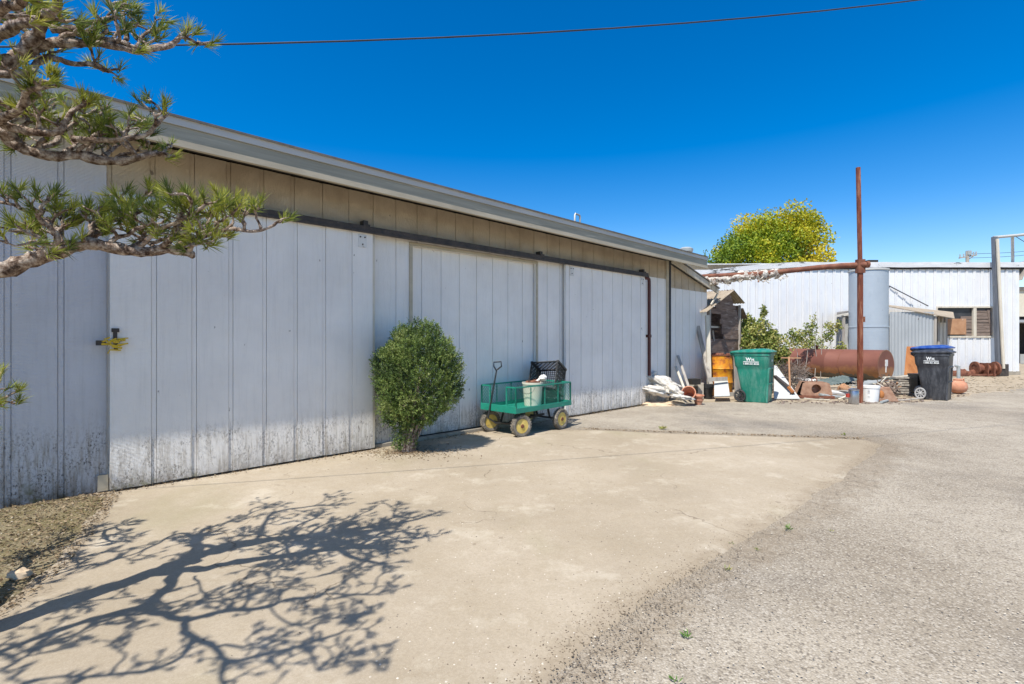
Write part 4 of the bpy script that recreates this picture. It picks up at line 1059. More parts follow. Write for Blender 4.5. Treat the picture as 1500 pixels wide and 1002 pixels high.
m = MB(); m.sheet((X1 + .26, -.16, ztb + .25), (X1 + .26, 1.4, ztb + .22), (X1 + .02, 1.4, ztb - .5), (X1 + .02, -.1, ztb - .5), .03); m.build('gable_flap', WOODG, fb)
# window
wn = MB()
fw = .06
for a, b_ in (((wx0 - .05, wz0 - .07), (wx1 + .05, wz0 + .0)), ((wx0 - .05, wz1), (wx1 + .05, wz1 + .06)), ((wx0 - .05, wz0), (wx0 + .01, wz1)), ((wx1 - .01, wz0), (wx1 + .05, wz1))): wn.box((a[0], -.045, a[1]), (b_[0], .04, b_[1]))
mx_ = bx(1427); wn.box((mx_ - .06, -.04, wz0), (mx_ + .06, .04, wz1)); wf = wn.build('window', WOODL, fb)
m = MB(); m.box((wx0, .06, wz0), (wx1, .07, wz1)); m.build('pane', GLASSD, wf)
m = MB(); random.seed(8)
z = wz0 + .01
while z < wz1 - .12:
    m.box((mx_ + .07, .02, z), (wx1 - .03, .04, z + .12 - random.random() * .02)); 
    if z < wz1 - .35: m.box((mx_ - .5, .03, z), (mx_ - .07, .045, z + .12 - random.random() * .02))
    z += .13
m.beam((bx(1448), .015, wz1 - .05), (bx(1454), .015, wz0 + .05), .1, .02); m.build('boarding', WOODB, wf)
m = MB(); m.box((bx(1386), -.07, bz(490)), (bx(1413), -.05, bz(467))); m.build('plywood_patch', PLYW, wf)
m = MB(); m.beam((bx(1301), -.05, bz(419)), (bx(1352), -.25, bz(449)), .03, .03); m.build('tie_rod', CABLE, fb)
m = MB(); m.box((bx(1272), -.02, ztb + .22), (bx(1286), .3, ztb + .3)); m.build('roof_debris', DARK, fb)

# tin shed between tank and window
ts = thing('tin_shed', 'low corrugated tin shed with a sagging sheet roof behind the tank', 'shed', P(1335, 497, 17.4)); ts.location.z = 0
o_ = ts.location.copy()
def T(px, py, Y): return P(px, py, Y) - o_
a = T(1303, 532, 17.4); b_ = T(1368, 532, 17.4); zt = T(0, 462, 17.4).z
m = MB(); m.corr((a.x, 0, 0.0), (1, 0, 0), (0, 0, 1), b_.x - a.x, zt + .12, .12, .011, .004); m.build('tin_wall', GMET, ts)
m = MB(); m.box((a.x - .3, .06, 0), (b_.x, .12, .55)); m.build('base_wall', SLABM, ts)
m = MB(); m.sheet(T(1226, 461, 17.2), T(1297, 447.5, 17.2), T(1297, 449, 19.5), T(1226, 458, 19.5), .02); m.build('roof', ROOFM, ts)
m = MB(); m.sheet(T(1297, 449, 17.36), T(1398, 467, 17.3), T(1396, 458, 19.4), T(1297, 447, 19.4), .025); m.build('roof', CORR, ts)
m = MB(); m.box((T(1303, 0, 17.4).x, .3, zt - .1), (b_.x, 2.0, zt - .02)); m.box((a.x - .1, 1.9, 0), (b_.x + .4, 1.95, 2.3)); m.build('interior', DARK, ts)
m = MB()
for px, Y in ((1369, 17.4), (1374, 17.8), (1379, 18.2), (1385, 18.7), (1235, 17.3)):
    m = MB(); q = T(px, 463, Y); m.beam((q.x, q.y, 0), (q.x + .02, q.y, q.z), .08, .05); m.build('post', WOODG, ts)
m = MB(); q = T(1238, 470, 17.35); m.box((q.x, .0, 0), (q.x + .16, .03, 2.1)); m.build('side_panel', FAS1, ts)
m = MB()
for px in (1372, 1377, 1382): m = MB(); q = T(px, 475, 17.9); m.box((q.x, .5, .6), (q.x + .09, .52, 2.0)); m.build('slat', WOODL, ts)

# rusty orange sheet
m = MB(); a = P(1324, 552, 15.2); m.sheet(a, P(1343, 552, 15.4), P(1343, 508, 15.9), P(1328, 508, 15.8), .03); m.build('rusty_sheet', RUSTO, None, 'bright orange rusted steel sheet standing upright left of the dark bins', 'sheet')
# leaning post with frame
lp = thing('leaning_post', 'tall leaning grey post in front of the right end of the metal building', 'post', P(1464, 497, 19.1)); lp.location.z = 0
l0 = lp.location.copy()
m = MB(); t0, t1 = P(1463, 549, 19.1), P(1456.5, 347, 19.3); m.beam(t0 - l0 - Vector((0, 0, .1)), t1 - l0, .13, .14, (0, 1, 0)); m.build('post', SLATE, lp)
m = MB(); m.beam(P(1470, 540, 18.95) - l0, P(1461, 350, 19.15) - l0, .085, .05, (0, 1, 0)); m.build('facing_board', WOODL, lp)
m = MB(); m.box((-.12, -.14, 0), (.22, .1, .45)); m.build('base_plate', TRK, lp)
fr = thing('steel_gantry', 'white tubular frame reaching right from the top of the leaning post above the roof', 'frame', P(1455, 348, 19.3))
f0 = fr.location.copy(); m = MB(); m.cyl((0, 0, 0), P(1530, 341, 19.3) - f0, .055, 10); m.cyl(P(1483, 345, 19.45) - f0, P(1483.5, 386, 19.9) - f0, .05, 10); m.build('tube', FAS1, fr)
m = MB(); m.cyl(P(1487, 346, 19.3) - f0, P(1530, 372, 19.8) - f0, .012, 6); m.build('stay', CABLE, fr)
# neighbour building and scraps far right
nb = thing('beige_building', 'beige stucco building glimpsed beyond the metal building at the right edge', 'building', (31.5, 29.5, 0))
m = MB(); m.box((-3.0, 0, 2.75), (6, 6, 4.3)); m.build('wall', BEIGE, nb)
m = MB(); m.box((-3.2, -.1, 4.3), (6.1, 6.1, 4.5)); m.build('roof', ROOFM, nb)
m = MB(); m.box((-3.0, -1.5, 2.35), (6, 0, 2.5)); m.build('awning', GMET, nb)
m = MB(); m.box((-3.0, .1, 0), (6, 5.8, 2.75)); m.build('dark_bay', DARK, nb)
m = MB(); m.box((-1.05, -1.4, 0), (-.85, -1.2, 2.35)); m.build('post', WOODG, nb)
m = MB(); m.box((-2.4, -1.3, .0), (3, -1.0, .55)); m.build('low_wall', SLABM, nb)
# utility pole
up = thing('utility_pole', 'distant utility pole top with crossarm above the metal building roof', 'utility pole', P(1417, 497, 48)); up.location.z = 0
zc = P(0, 375, 48).z
m = MB(); m.cyl((0, 0, 0), (0, 0, zc + .4), .14, 10); m.build('post', WOODG, up)
m = MB(); m.beam((-.8, 0, zc - .2), (.9, 0, zc + .1), .12, .12); m.beam((-.1, 0, zc - .5), (.6, 0, zc), .06, .06); m.build('crossarm', WOODG, up)
m = MB()
for x in (-.7, -.35, .3, .6, .85): m = MB(); m.cyl((x, 0, zc + x * .18), (x, 0, zc + .28 + x * .18), .06, 8); m.build('insulator', GALV, up)
m = MB(); m.box((-.1, -.2, zc + .1), (.25, .1, zc + .5)); m.build('transformer', GALV, up)
for i, (y0, y1) in enumerate(((372, 366), (378, 371))):
    m = MB(); a = P(1417, y0, 48); b_ = P(1620, y1 - 20, 52); m.tube([a.lerp(b_, t / 10) + Vector((0, 0, -.5 * math.sin(t / 10 * 3.14))) for t in range(11)], .02, 5)
    m.build('far_wire', CABLE, None, ['upper thin wire leading right from the distant utility pole', 'lower thin wire leading right from the distant utility pole'][i], 'wire')

# ================================================================== JUNK HEAP
def item(mb, name, mat, label, cat, group=None, **k): return mb.build(name, mat, None, label, cat, group, **k)
m = MB(); m.add([P(1134, 584, 11.6), P(1172, 584, 11.5), P(1153, 560, 12.6), P(1137, 535, 13.1), P(1134, 535, 13.1)], [(0, 1, 2, 3, 4)])
vs = m.v[:]; n = len(vs); m.add([q + Vector((0, .02, -.02)) for q in vs], [(4, 3, 2, 1, 0)])
for k in range(5): m.f.append((k, (k + 1) % 5, 5 + (k + 1) % 5, 5 + k)); m.sm.append(False)
item(m, 'white_sheet', SLABM, 'dusty white triangular sheet sloping to the right of the green bin', 'sheet')
ht = thing('hand_truck', 'rusty T-handled post with an orange foot beside the white sheet', 'post', P(1156, 570, 12.0)); h0 = ht.location.copy()
m = MB(); m.beam(P(1157, 566, 12) - h0, P(1155.5, 523, 12.2) - h0, .035, .035); m.beam(P(1144, 524, 12.2) - h0, P(1173, 524.5, 12.2) - h0, .03, .03); m.build('stem', PLYW, ht)
m = MB(); m.beam(P(1155, 567, 11.8) - h0, P(1162, 575, 11.65) - h0, .06, .05); m.build('foot', RUSTO, ht)
m = MB(); mm = Matrix.Translation(P(1161, 580, 11.7) - h0) @ Matrix.Rotation(R(80), 4, 'X'); m.lathe([(.05, -.015), (.075, -.015), (.075, .015), (.05, .015)], 18, mm, True); m.build('caster', TRK, ht)
m = MB(); m.beam(P(1135, 551, 12.5), P(1156, 568, 11.8), .07, .05); item(m, 'grey_bar', TRK, 'dark grey bar lying diagonally across the white sheet', 'bar')
# casting with a round hole
_u = 0
cs = thing('iron_casting', 'brown iron casting with a round black hole on the ground', 'casting', G(1195, 583) + Vector((0, .1, .06)), R(-15)); 
m = MB(); m.add([(-.36, -.12, 0), (.32, -.12, 0), (.32, .2, 0), (-.36, .2, 0), (-.24, -.10, .27), (.20, -.10, .27), (.2, .12, .27), (-.24, .12, .27)], [(3, 2, 1, 0), (4, 5, 6, 7), (1, 2, 6, 5), (2, 3, 7, 6), (3, 0, 4, 7)])
cs.scale = (1.12, 1, 1.2); hx, hz_, hr = .03, .13, .092; N = 28; ring = [(hx + hr * math.cos(2 * math.pi * k / N), -.115, hz_ + hr * math.sin(2 * math.pi * k / N)) for k in range(N)]
out = []
for k in range(N):
    c_, s_ = math.cos(2 * math.pi * k / N), math.sin(2 * math.pi * k / N); q = 1 / max(abs(c_), abs(s_)); z = hz_ + .135 * s_ * q; sp = .30 - .25 * (z / .27) * .4
    out.append((hx + (.24 if True else 0) * c_ * q * (1.3 - z), -.118 + .02 * (z / .27), z))
inn = [(x, .05, z) for x, y, z in ring]
m.add(ring + out + inn, [(k, (k + 1) % N, N + (k + 1) % N, N + k) for k in range(N)] + [(2 * N + k, 2 * N + (k + 1) % N, (k + 1) % N, k) for k in range(N)] + [tuple(2 * N + k for k in range(N))[::-1]])
m.build('casting_body', rust_mat('brown cast iron', (.24, .13, .085), (.36, .21, .14), (.44, .29, .20), 8), cs)
m = MB(); m.box((-.40, -.17, -.05), (.36, .22, -.0)); m.build('flange', RUST, cs)
m = MB(); m.tube([(.02 + .05 * math.cos(a), 0, .30 + .05 * math.sin(a)) for a in [i * 2 * math.pi / 12 for i in range(13)]], .012, 6); m.build('lifting_ring', RUST, cs)
# gas cylinder
gc = thing('steel_can', 'shiny ribbed aluminium canister left of the foot of the rusty pole', 'canister', G(1250.5, 591.5))
m = MB(); m.lathe([(.085, 0), (.10, .02), (.10, .27), (.092, .285), (.105, .29), (.105, .315), (.06, .335), (.02, .34)], 26); m.build('can_body', STEEL, gc)
m = MB(); m.tube([(-.05, 0, .33), (-.03, 0, .39), (.04, 0, .40), (.06, 0, .33)], .008, 6); m.build('can_handle', GALV, gc)
m = MB(); m.box((-.16, -.02, .14), (-.105, .02, .22)); m.build('red_tag', mottled('faded red', (.35, .03, .02), (.42, .05, .03), 8), gc)
# white buckets right of the pole
bw = thing('white_bucket', 'white plastic pail with small printed marks right of the rusty pole', 'pail', P(1275, 588, 11.2) ); bw.location.z = .0
m = MB(); m.lathe([(.15, 0), (.175, .31), (.185, .31), (.185, .36), (.175, .36)], 28); m.lathe([(.001, .35), (.17, .35)], 28); m.build('pail_body', mottled('pail white', (.80, .80, .78), (.74, .74, .72), 3, rough=.5), bw)
m = MB()
for z, l in ((.27, .05), (.24, .04), (.21, .05), (.12, .02)):
    for k in range(4): a = R(218) + k * .06; r_ = .172 if z > .15 else .163; m.beam((r_ * math.cos(a), r_ * math.sin(a), z), (r_ * math.cos(a + .04), r_ * math.sin(a + .04), z), .008, .004, (0, 0, 1))
m.build('print', mottled('dark print', (.05, .05, .08), (.07, .07, .1), 5), bw)
m = MB(); m.sheet(P(1264, 564, 12.5), P(1292, 561, 12.5), P(1292, 557, 13.0), P(1266, 559, 13.0), .02); item(m, 'lid_sheet', GALV, 'thin pale sheet lying behind the white pail', 'sheet')
# rusted box
rb = thing('rusted_box', 'crushed rusty steel box with an orange spot right of the white pail', 'box', P(1295, 588, 11.3)); rb.location.z = 0; rb.rotation_euler = (0, 0, R(-12))
m = MB(); m.add([(-.22, -.16, 0), (.24, -.14, 0), (.2, .16, 0), (-.2, .17, 0), (-.20, -.13, .30), (.06, -.12, .33), (.02, .12, .32), (-.19, .14, .28)], [(3, 2, 1, 0), (4, 5, 6, 7), (0, 1, 5, 4), (1, 2, 6, 5), (2, 3, 7, 6), (3, 0, 4, 7)]); m.build('box_body', rust_mat('scabby rust', (.22, .11, .07), (.36, .21, .14), (.45, .30, .21), 9), rb, bevel=.015)
m = MB(); m.blob((-.12, -.15, .16), (.055, .02, .085), .3, 3, 2, 12); m.build('orange_scab', RUSTO, rb)
m = MB(); m.tube([P(1285, 561, 11.5), P(1292, 565, 11.4), P(1301, 574, 11.3), P(1307, 583, 11.25), P(1313, 585, 11.3)], .012, 6); item(m, 'bent_pipe', WOODL, 'thin pale bent pipe arching over the crushed rusty box', 'pipe')
m = MB(); m.beam(P(1291, 560, 11.6), P(1298, 553, 11.9), .02, .02); item(m, 'thin_stick', WOODL, 'thin pale stick poking up from the scrap behind the rusty box', 'stick')
m = MB(); m.cyl(G(1291, 591) + Vector((0, 0, .03)), G(1303, 587.5) + Vector((0, 0, .03)), .028, 8); item(m, 'short_tube', GALV, 'short grey tube on the ground in front of the crushed rusty box', 'tube')
# sheet metal pile and lengths behind
random.seed(9)
labs = [((1177, 557), (1216, 561), 13.4, .5, WHITE, 'white_strip', 'white strip of sheet lying under the rusty tank'),
        ((1176, 565), (1256, 562), 13.0, .6, GREENS, 'metal_sheet', 'dull green corrugated sheet lying below the rusty tank left end'),
        ((1206, 566), (1262, 556), 12.8, .7, GREENS, 'metal_sheet', 'dark grey-green sheet tilted up beneath the rusty tank by the pole'),
        ((1172, 571), (1210, 573), 12.2, .25, FAS1, 'metal_sheet', 'pale sheet edge left of the iron casting')]
for (a, b_, Y, dp, mt_, nm, lab) in labs:
    m = MB(); p, q = P(a[0], a[1], Y), P(b_[0], b_[1], Y + .1); v_ = Vector((.05, dp, .05)); ux = (q - p)
    uz = Vector((0.02, 1, .09)).normalized()
    m.corr(p, ux, uz, ux.length, dp, .09, .012); item(m, nm, mt_, lab, 'sheet')
tubes = [((1174, 573), (1232, 577), 12.2, .03, FAS1, 'white length of conduit in the scrap behind the iron casting'),
         ((1208, 574), (1250, 577), 12.0, .058, WHITE, 'thick white plastic pipe ending at the aluminium canister'),
         ((1200, 578), (1248, 583), 11.8, .035, GALV, 'grey steel pipe lying lowest in front of the white pipe'),
         ((1178, 583.5), (1215, 586), 11.45, .015, WOODL, 'thin pale stick in the dirt in front of the iron casting'),
         ((1228, 585), (1243, 578), 11.5, .018, WOODL, 'short crooked pale branch left of the aluminium canister'),
         ((1293, 553), (1345, 549), 13.0, .02, WOODL, 'long pale pole lying over the stack of grey planks'),
         ((1300, 587.5), (1352, 583), 11.4, .018, WOODG, 'long thin grey stick on the ground left of the black bin')]
for a, b_, Y, r_, mt_, lab in tubes:
    m = MB(); m.tube([P(a[0], a[1], Y), P((a[0] + b_[0]) / 2, (a[1] + b_[1]) / 2 + .6, Y), P(b_[0], b_[1], Y)], r_, 8); item(m, 'scrap_pipe' if mt_ in (FAS1, WHITE, GALV) else 'stick', mt_, lab, 'pipe' if mt_ in (FAS1, WHITE, GALV) else 'stick')
m = MB(); m.blob((0, 0, 0), (.14, .12, .11), .6, 3, 5, 14); o = item(m, 'rusty_lump', PLYW, 'ochre rusty lump behind the white plastic pipe', 'scrap'); o.location = P(1237, 570, 12.2)
# stacked planks
for i in range(7):
    m = MB(); z = .03 + i * .062; x = P(1314 + (i % 3), 0, 12.6).x; m.box((-.02, -.1, 0), (1.0 + .05 * (i % 2), .12, .045))
    o = m.build('plank', WOODG, None, ['lowest', 'second lowest', 'third lowest', 'middle', 'third highest', 'second highest', 'topmost'][i] + ' grey plank of the stack left of the black bin', 'plank', 'stacked grey planks', bevel=.004); o.location = (x + .02 * (i % 3), 12.7, z); o.rotation_euler = (0, 0, R(-8 + 2 * (i % 3)))
m = MB(); m.sheet(P(1302, 556, 13), P(1344, 552, 12.9), P(1343, 549, 13.6), P(1306, 552, 13.6), .02); item(m, 'cover_sheet', GREENS, 'grey-green sheet covering the stack of planks', 'sheet')
cb = thing('black_crate', 'black plastic crate wedged between plank stack and black bin', 'crate', P(1350, 578, 12.45)); cb.location.z = .08
m = MB(); m.box((-.22, -.15, 0), (.22, .15, .03))
for k in range(8): z = .03; m.box((-.22 + k * .058, -.15, .03), (-.195 + k * .058, -.135, .42))
m.box((-.22, .135, .03), (.22, .15, .42)); m.box((-.23, -.16, .42), (.23, .16, .46)); m.box((-.22, -.13, .03), (-.205, .13, .42)); m.box((.205, -.13, .03), (.22, .13, .42)); m.build('crate_body', BLK, cb)
ORD = ['leftmost', 'second from the left', 'third from the left', 'fourth from the left', 'fifth from the left', 'sixth from the left', 'rightmost']
for i in range(7):
    px = 1171 + i * 10.5; Y = 12.1 + .25 * (i % 4); a = P(px, 568 + (i * 3) % 8, Y); a.z = max(.04, a.z); d = Vector((random.uniform(.3, .8), random.uniform(-.25, .2), random.uniform(-.03, .06)))
    m = MB(); m.beam(a, a + d, random.uniform(.05, .10), .02); item(m, 'scrap_board', (WOODG, WOODL, FAS1, WOODB)[i % 4], ORD[i] + ' of the loose boards behind the iron casting', 'board', 'loose boards by the iron casting', loc=tuple(a))
for i in range(6):
    px = 1286 + i * 5.5; Y = 12.0 + .3 * (i % 3); a = P(px, 562 + (i * 5) % 12, Y); a.z = max(.04, a.z); d = Vector((random.uniform(-.3, .3), random.uniform(-.25, .2), random.uniform(.05, .25)))
    m = MB(); m.beam(a, a + d, random.uniform(.02, .05), .02); item(m, 'broken_stick', (WOODB, WOODL, PLYW)[i % 3], (ORD[i] if i < 5 else 'rightmost') + ' of the broken sticks behind the rusty box', 'stick', 'sticks in the tangle', loc=tuple(a))
# scrap rubble in the heap
m = MB()
for i in range(110):
    px = random.uniform(1284, 1313); c = P(px, random.uniform(560, 582), random.uniform(12.0, 13)); c.z = max(.02, c.z - .02)
    if random.random() < .6: d = rdir() * random.uniform(.05, .2); m.beam(c, c + d, random.uniform(.01, .04), random.uniform(.005, .03))
    else: m.blob(c, (random.uniform(.02, .06),) * 3, .6, 4, i, 7)
m.build('scrap_rubble', WOODB, None, 'tangle of small brown scrap behind the crushed rusty box', 'rubble', None, 'stuff')
m = MB()
for i in range(500):
    px = random.uniform(1135, 1420); t = random.random(); py = 592 - t * 22 - max(0, (px - 1330)) * .12
    c = G(px, py); c.z = .005; d = rdir() * random.uniform(.02, .12); d.z = abs(d.z) * .3
    if random.random() < .5: m.beam(c, c + d, random.uniform(.006, .02), .008)
    else: m.blob(c, (random.uniform(.01, .04), random.uniform(.01, .04), random.uniform(.008, .025)), .5, 4, i, 6)
m.build('ground_scraps', WOODB, None, 'small sticks and stones strewn on the dirt under the junk', 'debris', None, 'stuff')
# by the metal building
jp = thing('clay_jug', 'round orange clay jug on the ground right of the dark bins', 'jug', P(1403, 580, 12.9)); jp.location.z = 0
m = MB(); m.lathe([(.08, 0), (.17, .06), (.205, .16), (.18, .27), (.10, .33), (.08, .34)], 28); m.build('jug_body', TERRA, jp)
m = MB(); m.lathe([(.08, .33), (.10, .36), (.07, .38), (.001, .38)], 20); m.tube([(.08, 0, .34), (.15, 0, .38), (.16, 0, .28)], .018, 8); m.build('jug_neck', TERRA, jp)
m = MB(); m.sheet(P(1396, 585, 12.7), P(1412, 583, 12.8), P(1410, 580, 13.3), P(1396, 581, 13.2), .02); item(m, 'white_scrap', WHITE, 'white flat scrap under the clay jug', 'scrap')
m = MB(); p = P(1404, 560, 14.5); p.z = 0; zt = P(0, 536, 14.5).z; m.cyl((0, 0, 0), (0, 0, zt), .045, 10); m.blob((-.06, 0, zt), (.05, .04, .04), .3, 3, 1, 10); o = item(m, 'standpipe', GALV, 'short grey standpipe in the dirt behind the clay jug', 'pipe'); o.location = p
vl = thing('pipe_flange', 'rust-red flanged pipe section lying at the foot of the metal building', 'flange', P(1443, 545, 19.0)); vl.location.z = .28; vl.rotation_euler = (0, 0, R(-8))
m = MB(); rot = Matrix.Rotation(R(90), 4, 'Y'); m.lathe([(.16, -.35), (.16, .35)], 20, rot)
for z in (-.34, .34): m.lathe([(.16, z - .03), (.27, z - .03), (.27, z + .03), (.16, z + .03)], 24, rot, True)
m.build('pipe_section', RUST, vl)
m = MB(); m.box((-.12, -.3, -.28), (-.08, .1, .22)); m.box((.1, -.3, -.28), (.14, .1, .22)); m.build('strap', RUST, vl)
for i, (px, s_) in enumerate(((1398, .11), (1409, .14), (1417, .1), (1426, .12), (1392, .12))):
    m = MB(); m.blob((0, 0, 0), (s_ * 1.5, s_, s_), .5, 3, i, 12); o = item(m, 'rusty_lump', RUST, ['second', 'middle', 'fourth', 'rightmost', 'leftmost'][i] + ' of the brown rusty lumps lying along the metal wall base', 'scrap', 'rusty lumps along the metal wall'); o.location = P(px, 545, 19.1); o.location.z = s_ * .8
m = MB(); p = P(1400, 549, 18.7); m.beam((p.x - .2, p.y, .06), (p.x + 1.6, p.y + .1, .06), .05, .06); item(m, 'rusty_bar', RUST, 'long rusty bar lying before the lumps along the metal wall', 'bar')
m = MB()
for i in range(160):
    px = random.uniform(1395, 1500); c = G(px, random.uniform(551, 575)); c.z = 0; s_ = random.uniform(.01, .045); m.blob(c, (s_, s_, s_ * .5), .5, 4, i, 6)
m.build('rubble', dirt_mat('rubble stone', (.28, .23, .16), (.38, .32, .24), (.46, .40, .31)), None, 'small stones and clods on the dirt before the metal building', 'stones', None, 'stuff')

# ================================================================== PLANTS AT THE BACK
def bramble(name, label, cat, base, lumps, nleaf, lsize, stems, mat, seed, trunkmat=None):
    random.seed(seed); t = thing(name, label, cat, base)
    m = MB()
    for pts, r in stems: m.tube(pts, [r * (1 - .7 * i / (len(pts) - 1)) for i in range(len(pts))], 5)
    if stems: m.build('stem', WOODG, t)
    m = MB()
    for (c, rr, k) in lumps:
        c = Vector(c)
        for i in range(int(nleaf * k)):
            d = rdir(); q = c + Vector((d.x * rr[0], d.y * rr[1], d.z * rr[2])) * (random.random() ** .35) * (1 + .35 * noise.noise(d * 2.5 + c * 3))
            if noise.noise(q * 4.5) < -.22: continue
            tn = .45 + .45 * noise.noise(q * 2.2) + random.uniform(-.3, .3)
            leaf(m, q, rdir() + Vector((0, -.3, .2)), random.uniform(.6, 1.3) * lsize, lsize * .33, min(1, max(0, tn)))
    m.build('foliage', mat, t); return t
bb = P(1120, 497, 14.3); bb.z = 0
def B(px, py, Y): return P(px, py, Y) - bb
def st(px, py0, py1, Y, w_=.06): 
    a, b_ = B(px, py0, Y), B(px + 3, py1, Y); return ([a.lerp(b_, i / 5) + Vector((random.uniform(-w_, w_), 0, 0)) * (i > 0) for i in range(6)], .014)
random.seed(31)
bramble('bramble', 'dense yellow-green bramble thicket behind the green bin', 'bramble', bb,
        [(B(1112, 500, 14.3), (.55, .5, .62), 1), (B(1130, 515, 14.1), (.45, .5, .6), 1), (B(1100, 520, 14.1), (.4, .4, .7), .8), (B(1115, 545, 14.2), (.7, .5, .5), 1), (B(1095, 475, 14.6), (.25, .2, .3), .18), (B(1118, 463, 14.6), (.09, .08, .32), .07)],
        5200, .075, [st(1118, 560, 452, 14.6), st(1097, 560, 472, 14.5)], VINEM, 32)
bb = P(1190, 497, 16); bb.z = 0
random.seed(33)
bramble('climbing_plant', 'loose leafy climber standing against the white metal wall left of the blue tank', 'plant', bb,
        [(B(1163, 495, 16), (.28, .15, .28), .5), (B(1180, 492, 16), (.25, .15, .4), .5), (B(1192, 480, 16), (.12, .12, .45), .35), (B(1195, 508, 17.2), (.55, .2, .4), .8), (B(1214, 486, 16), (.2, .12, .33), .4), (B(1228, 478, 16), (.12, .1, .25), .15), (B(1232, 515, 16), (.18, .1, .35), .35), (B(1173, 508, 17.2), (.4, .2, .35), .7)],
        1000, .075, [st(1193, 560, 466, 16), st(1202, 560, 458, 15.9, .01), st(1215, 560, 475, 16), st(1180, 560, 480, 16), st(1230, 560, 478, 16), st(1165, 560, 490, 16)], VINEM, 34)
m = MB(); random.seed(35)
for i in range(900):
    px = random.uniform(1130, 1182); c = P(px, random.uniform(535, 575), random.uniform(12.9, 14)); d = rdir() * random.uniform(.08, .3); m.beam(c, c + d, .008, .008)
m.build('dry_stems', WOODB, None, 'tangle of dry brown stems below the bramble right of the green bin', 'brush', None, 'stuff')

# background tree
def tree(base, H, RX, zc, seed, label):
    random.seed(seed); t = thing('broadleaf_tree', label, 'tree', base)
    m = MB(); m.tube([(0, 0, 0), (.1, 0, 2.5), (0, .1, 5), (.1, 0, H * .75)], [.35, .28, .2, .08], 9, lump=.15)
    for i in range(7):
        a = i * 2.4; z0 = 3 + i * .6; m.tube([(0, 0, z0), (math.cos(a) * 1.5, math.sin(a) * 1.5, z0 + 1.4), (math.cos(a) * 3.0, math.sin(a) * 3.0, z0 + 2.2)], [.14, .09, .04], 6)
    m.build('trunk', BARK, t)
    m = MB(); cl = []
    for i in range(150):
        d = rdir(); 
        if d.z < -.55: d.z = -d.z
        c = Vector((d.x * RX, d.y * RX * .8, zc + d.z * (H - zc) * (1 if d.z > 0 else .9))) 
        c = Vector((c.x, c.y, zc)).lerp(c, 1) if False else c
        c *= 1; k = (.62 + .36 * random.random() ** 1.2) * (1 + .16 * noise.noise(Vector((c.x, c.y, c.z)) * .45)); c = Vector((c.x * k, c.y * k, zc + (c.z - zc) * k)); cl.append((c, random.uniform(.65, 1.25)))
    for c, r in cl:
        tone0 = .36 + .045 * c.x + .55 * noise.noise(c * .5) + random.uniform(-.1, .12)
        for i in range(330):
            d = rdir(); q = c + d * r * (random.random() ** .3) * (1 + .3 * noise.noise(d * 3 + c)); 
            leaf(m, q, rdir() + Vector((0, 0, .3)), random.uniform(.13, .26), .07, min(1, max(0, tone0 + random.uniform(-.10, .12) + .08 * (d.z > .5))))
    m.build('crown', TREEM, t)
tb = P(1122, 497, 40); tb.z = 0
tree(tb, P(0, 312, 40).z, 5.2, 6.4, 41, 'big rounded tree with green and yellowing leaves behind the metal building')

# ================================================================== PINE
random.seed(77)
pine = thing('pine_tree', 'gnarled Japanese-style pine reaching in from the left edge', 'pine', (-2.75, 2.0, 0))
PO = Vector(pine.location)
I = lambda px, py, Y: P(px, py, Y)
limbs_mb = MB(); twig_mb = MB(); need_mb = MB(); tufts = []
def wig(pts, n, amp, seed):
    out = []; N = len(pts)
    for i in range(N - 1):
        p0 = pts[max(i - 1, 0)]; p1 = pts[i]; p2 = pts[i + 1]; p3 = pts[min(i + 2, N - 1)]
        for k in range(n):
            t = k / n
            q = .5 * ((2 * p1) + (p2 - p0) * t + (2 * p0 - 5 * p1 + 4 * p2 - p3) * t * t + (3 * p1 - p0 - 3 * p2 + p3) * t ** 3)
            q = q + Vector((noise.noise(q * 9 + Vector((seed, 0, 0))), noise.noise(q * 9 + Vector((0, seed, 5))), noise.noise(q * 9 + Vector((3, 0, seed))))) * amp
            out.append(q)
    out.append(pts[-1]); return out
def add_limb(pts, r0, r1, seed, mb=None, n=5, amp=.03, sides=9):
    pts = [Vector(p) for p in pts]; w_ = wig(pts, n, amp, seed); N = len(w_)
    rs = [(r0 + (r1 - r0) * (i / (N - 1)) ** .8) * (1 + .14 * noise.noise(w_[i] * 22)) for i in range(N)]
    (mb or limbs_mb).tube([p - PO for p in w_], rs, sides, lump=.6, seed=seed)
    return w_, rs
def tuft(p, d, size=1.0, n=40):
    tufts.append(p)
    tone = min(1, max(0, .42 + .28 * noise.noise(p * 3) + random.uniform(-.2, .25)))
    for i in range(n):
        a = random.random()
        s_ = p - d * .045 * size * a
        q = rdir(); q = (q - d * q.dot(d))
        if q.length < .01: continue
        q.normalize(); spread = random.uniform(.15, 1.25) * (0.5 + .7 * a)
        nd = (d + q * spread + Vector((0, 0, .12))).normalized()
        L_ = random.uniform(.045, .078) * size
        side = nd.cross(rdir()).normalized() * .0015
        e = s_ + nd * L_ + Vector((0, 0, -.1 * L_ * random.random())); md = s_ + nd * L_ * .55
        b = len(need_mb.v); need_mb.v += [s_ - side - PO, s_ + side - PO, md + side * .9 - PO, md - side * .9 - PO, e - PO]
        tn = min(1, max(0, tone + random.uniform(-.12, .12))); need_mb.t += [tn] * 5
        need_mb.f += [(b, b + 1, b + 2, b + 3), (b + 3, b + 2, b + 4)]; need_mb.sm += [False, False]
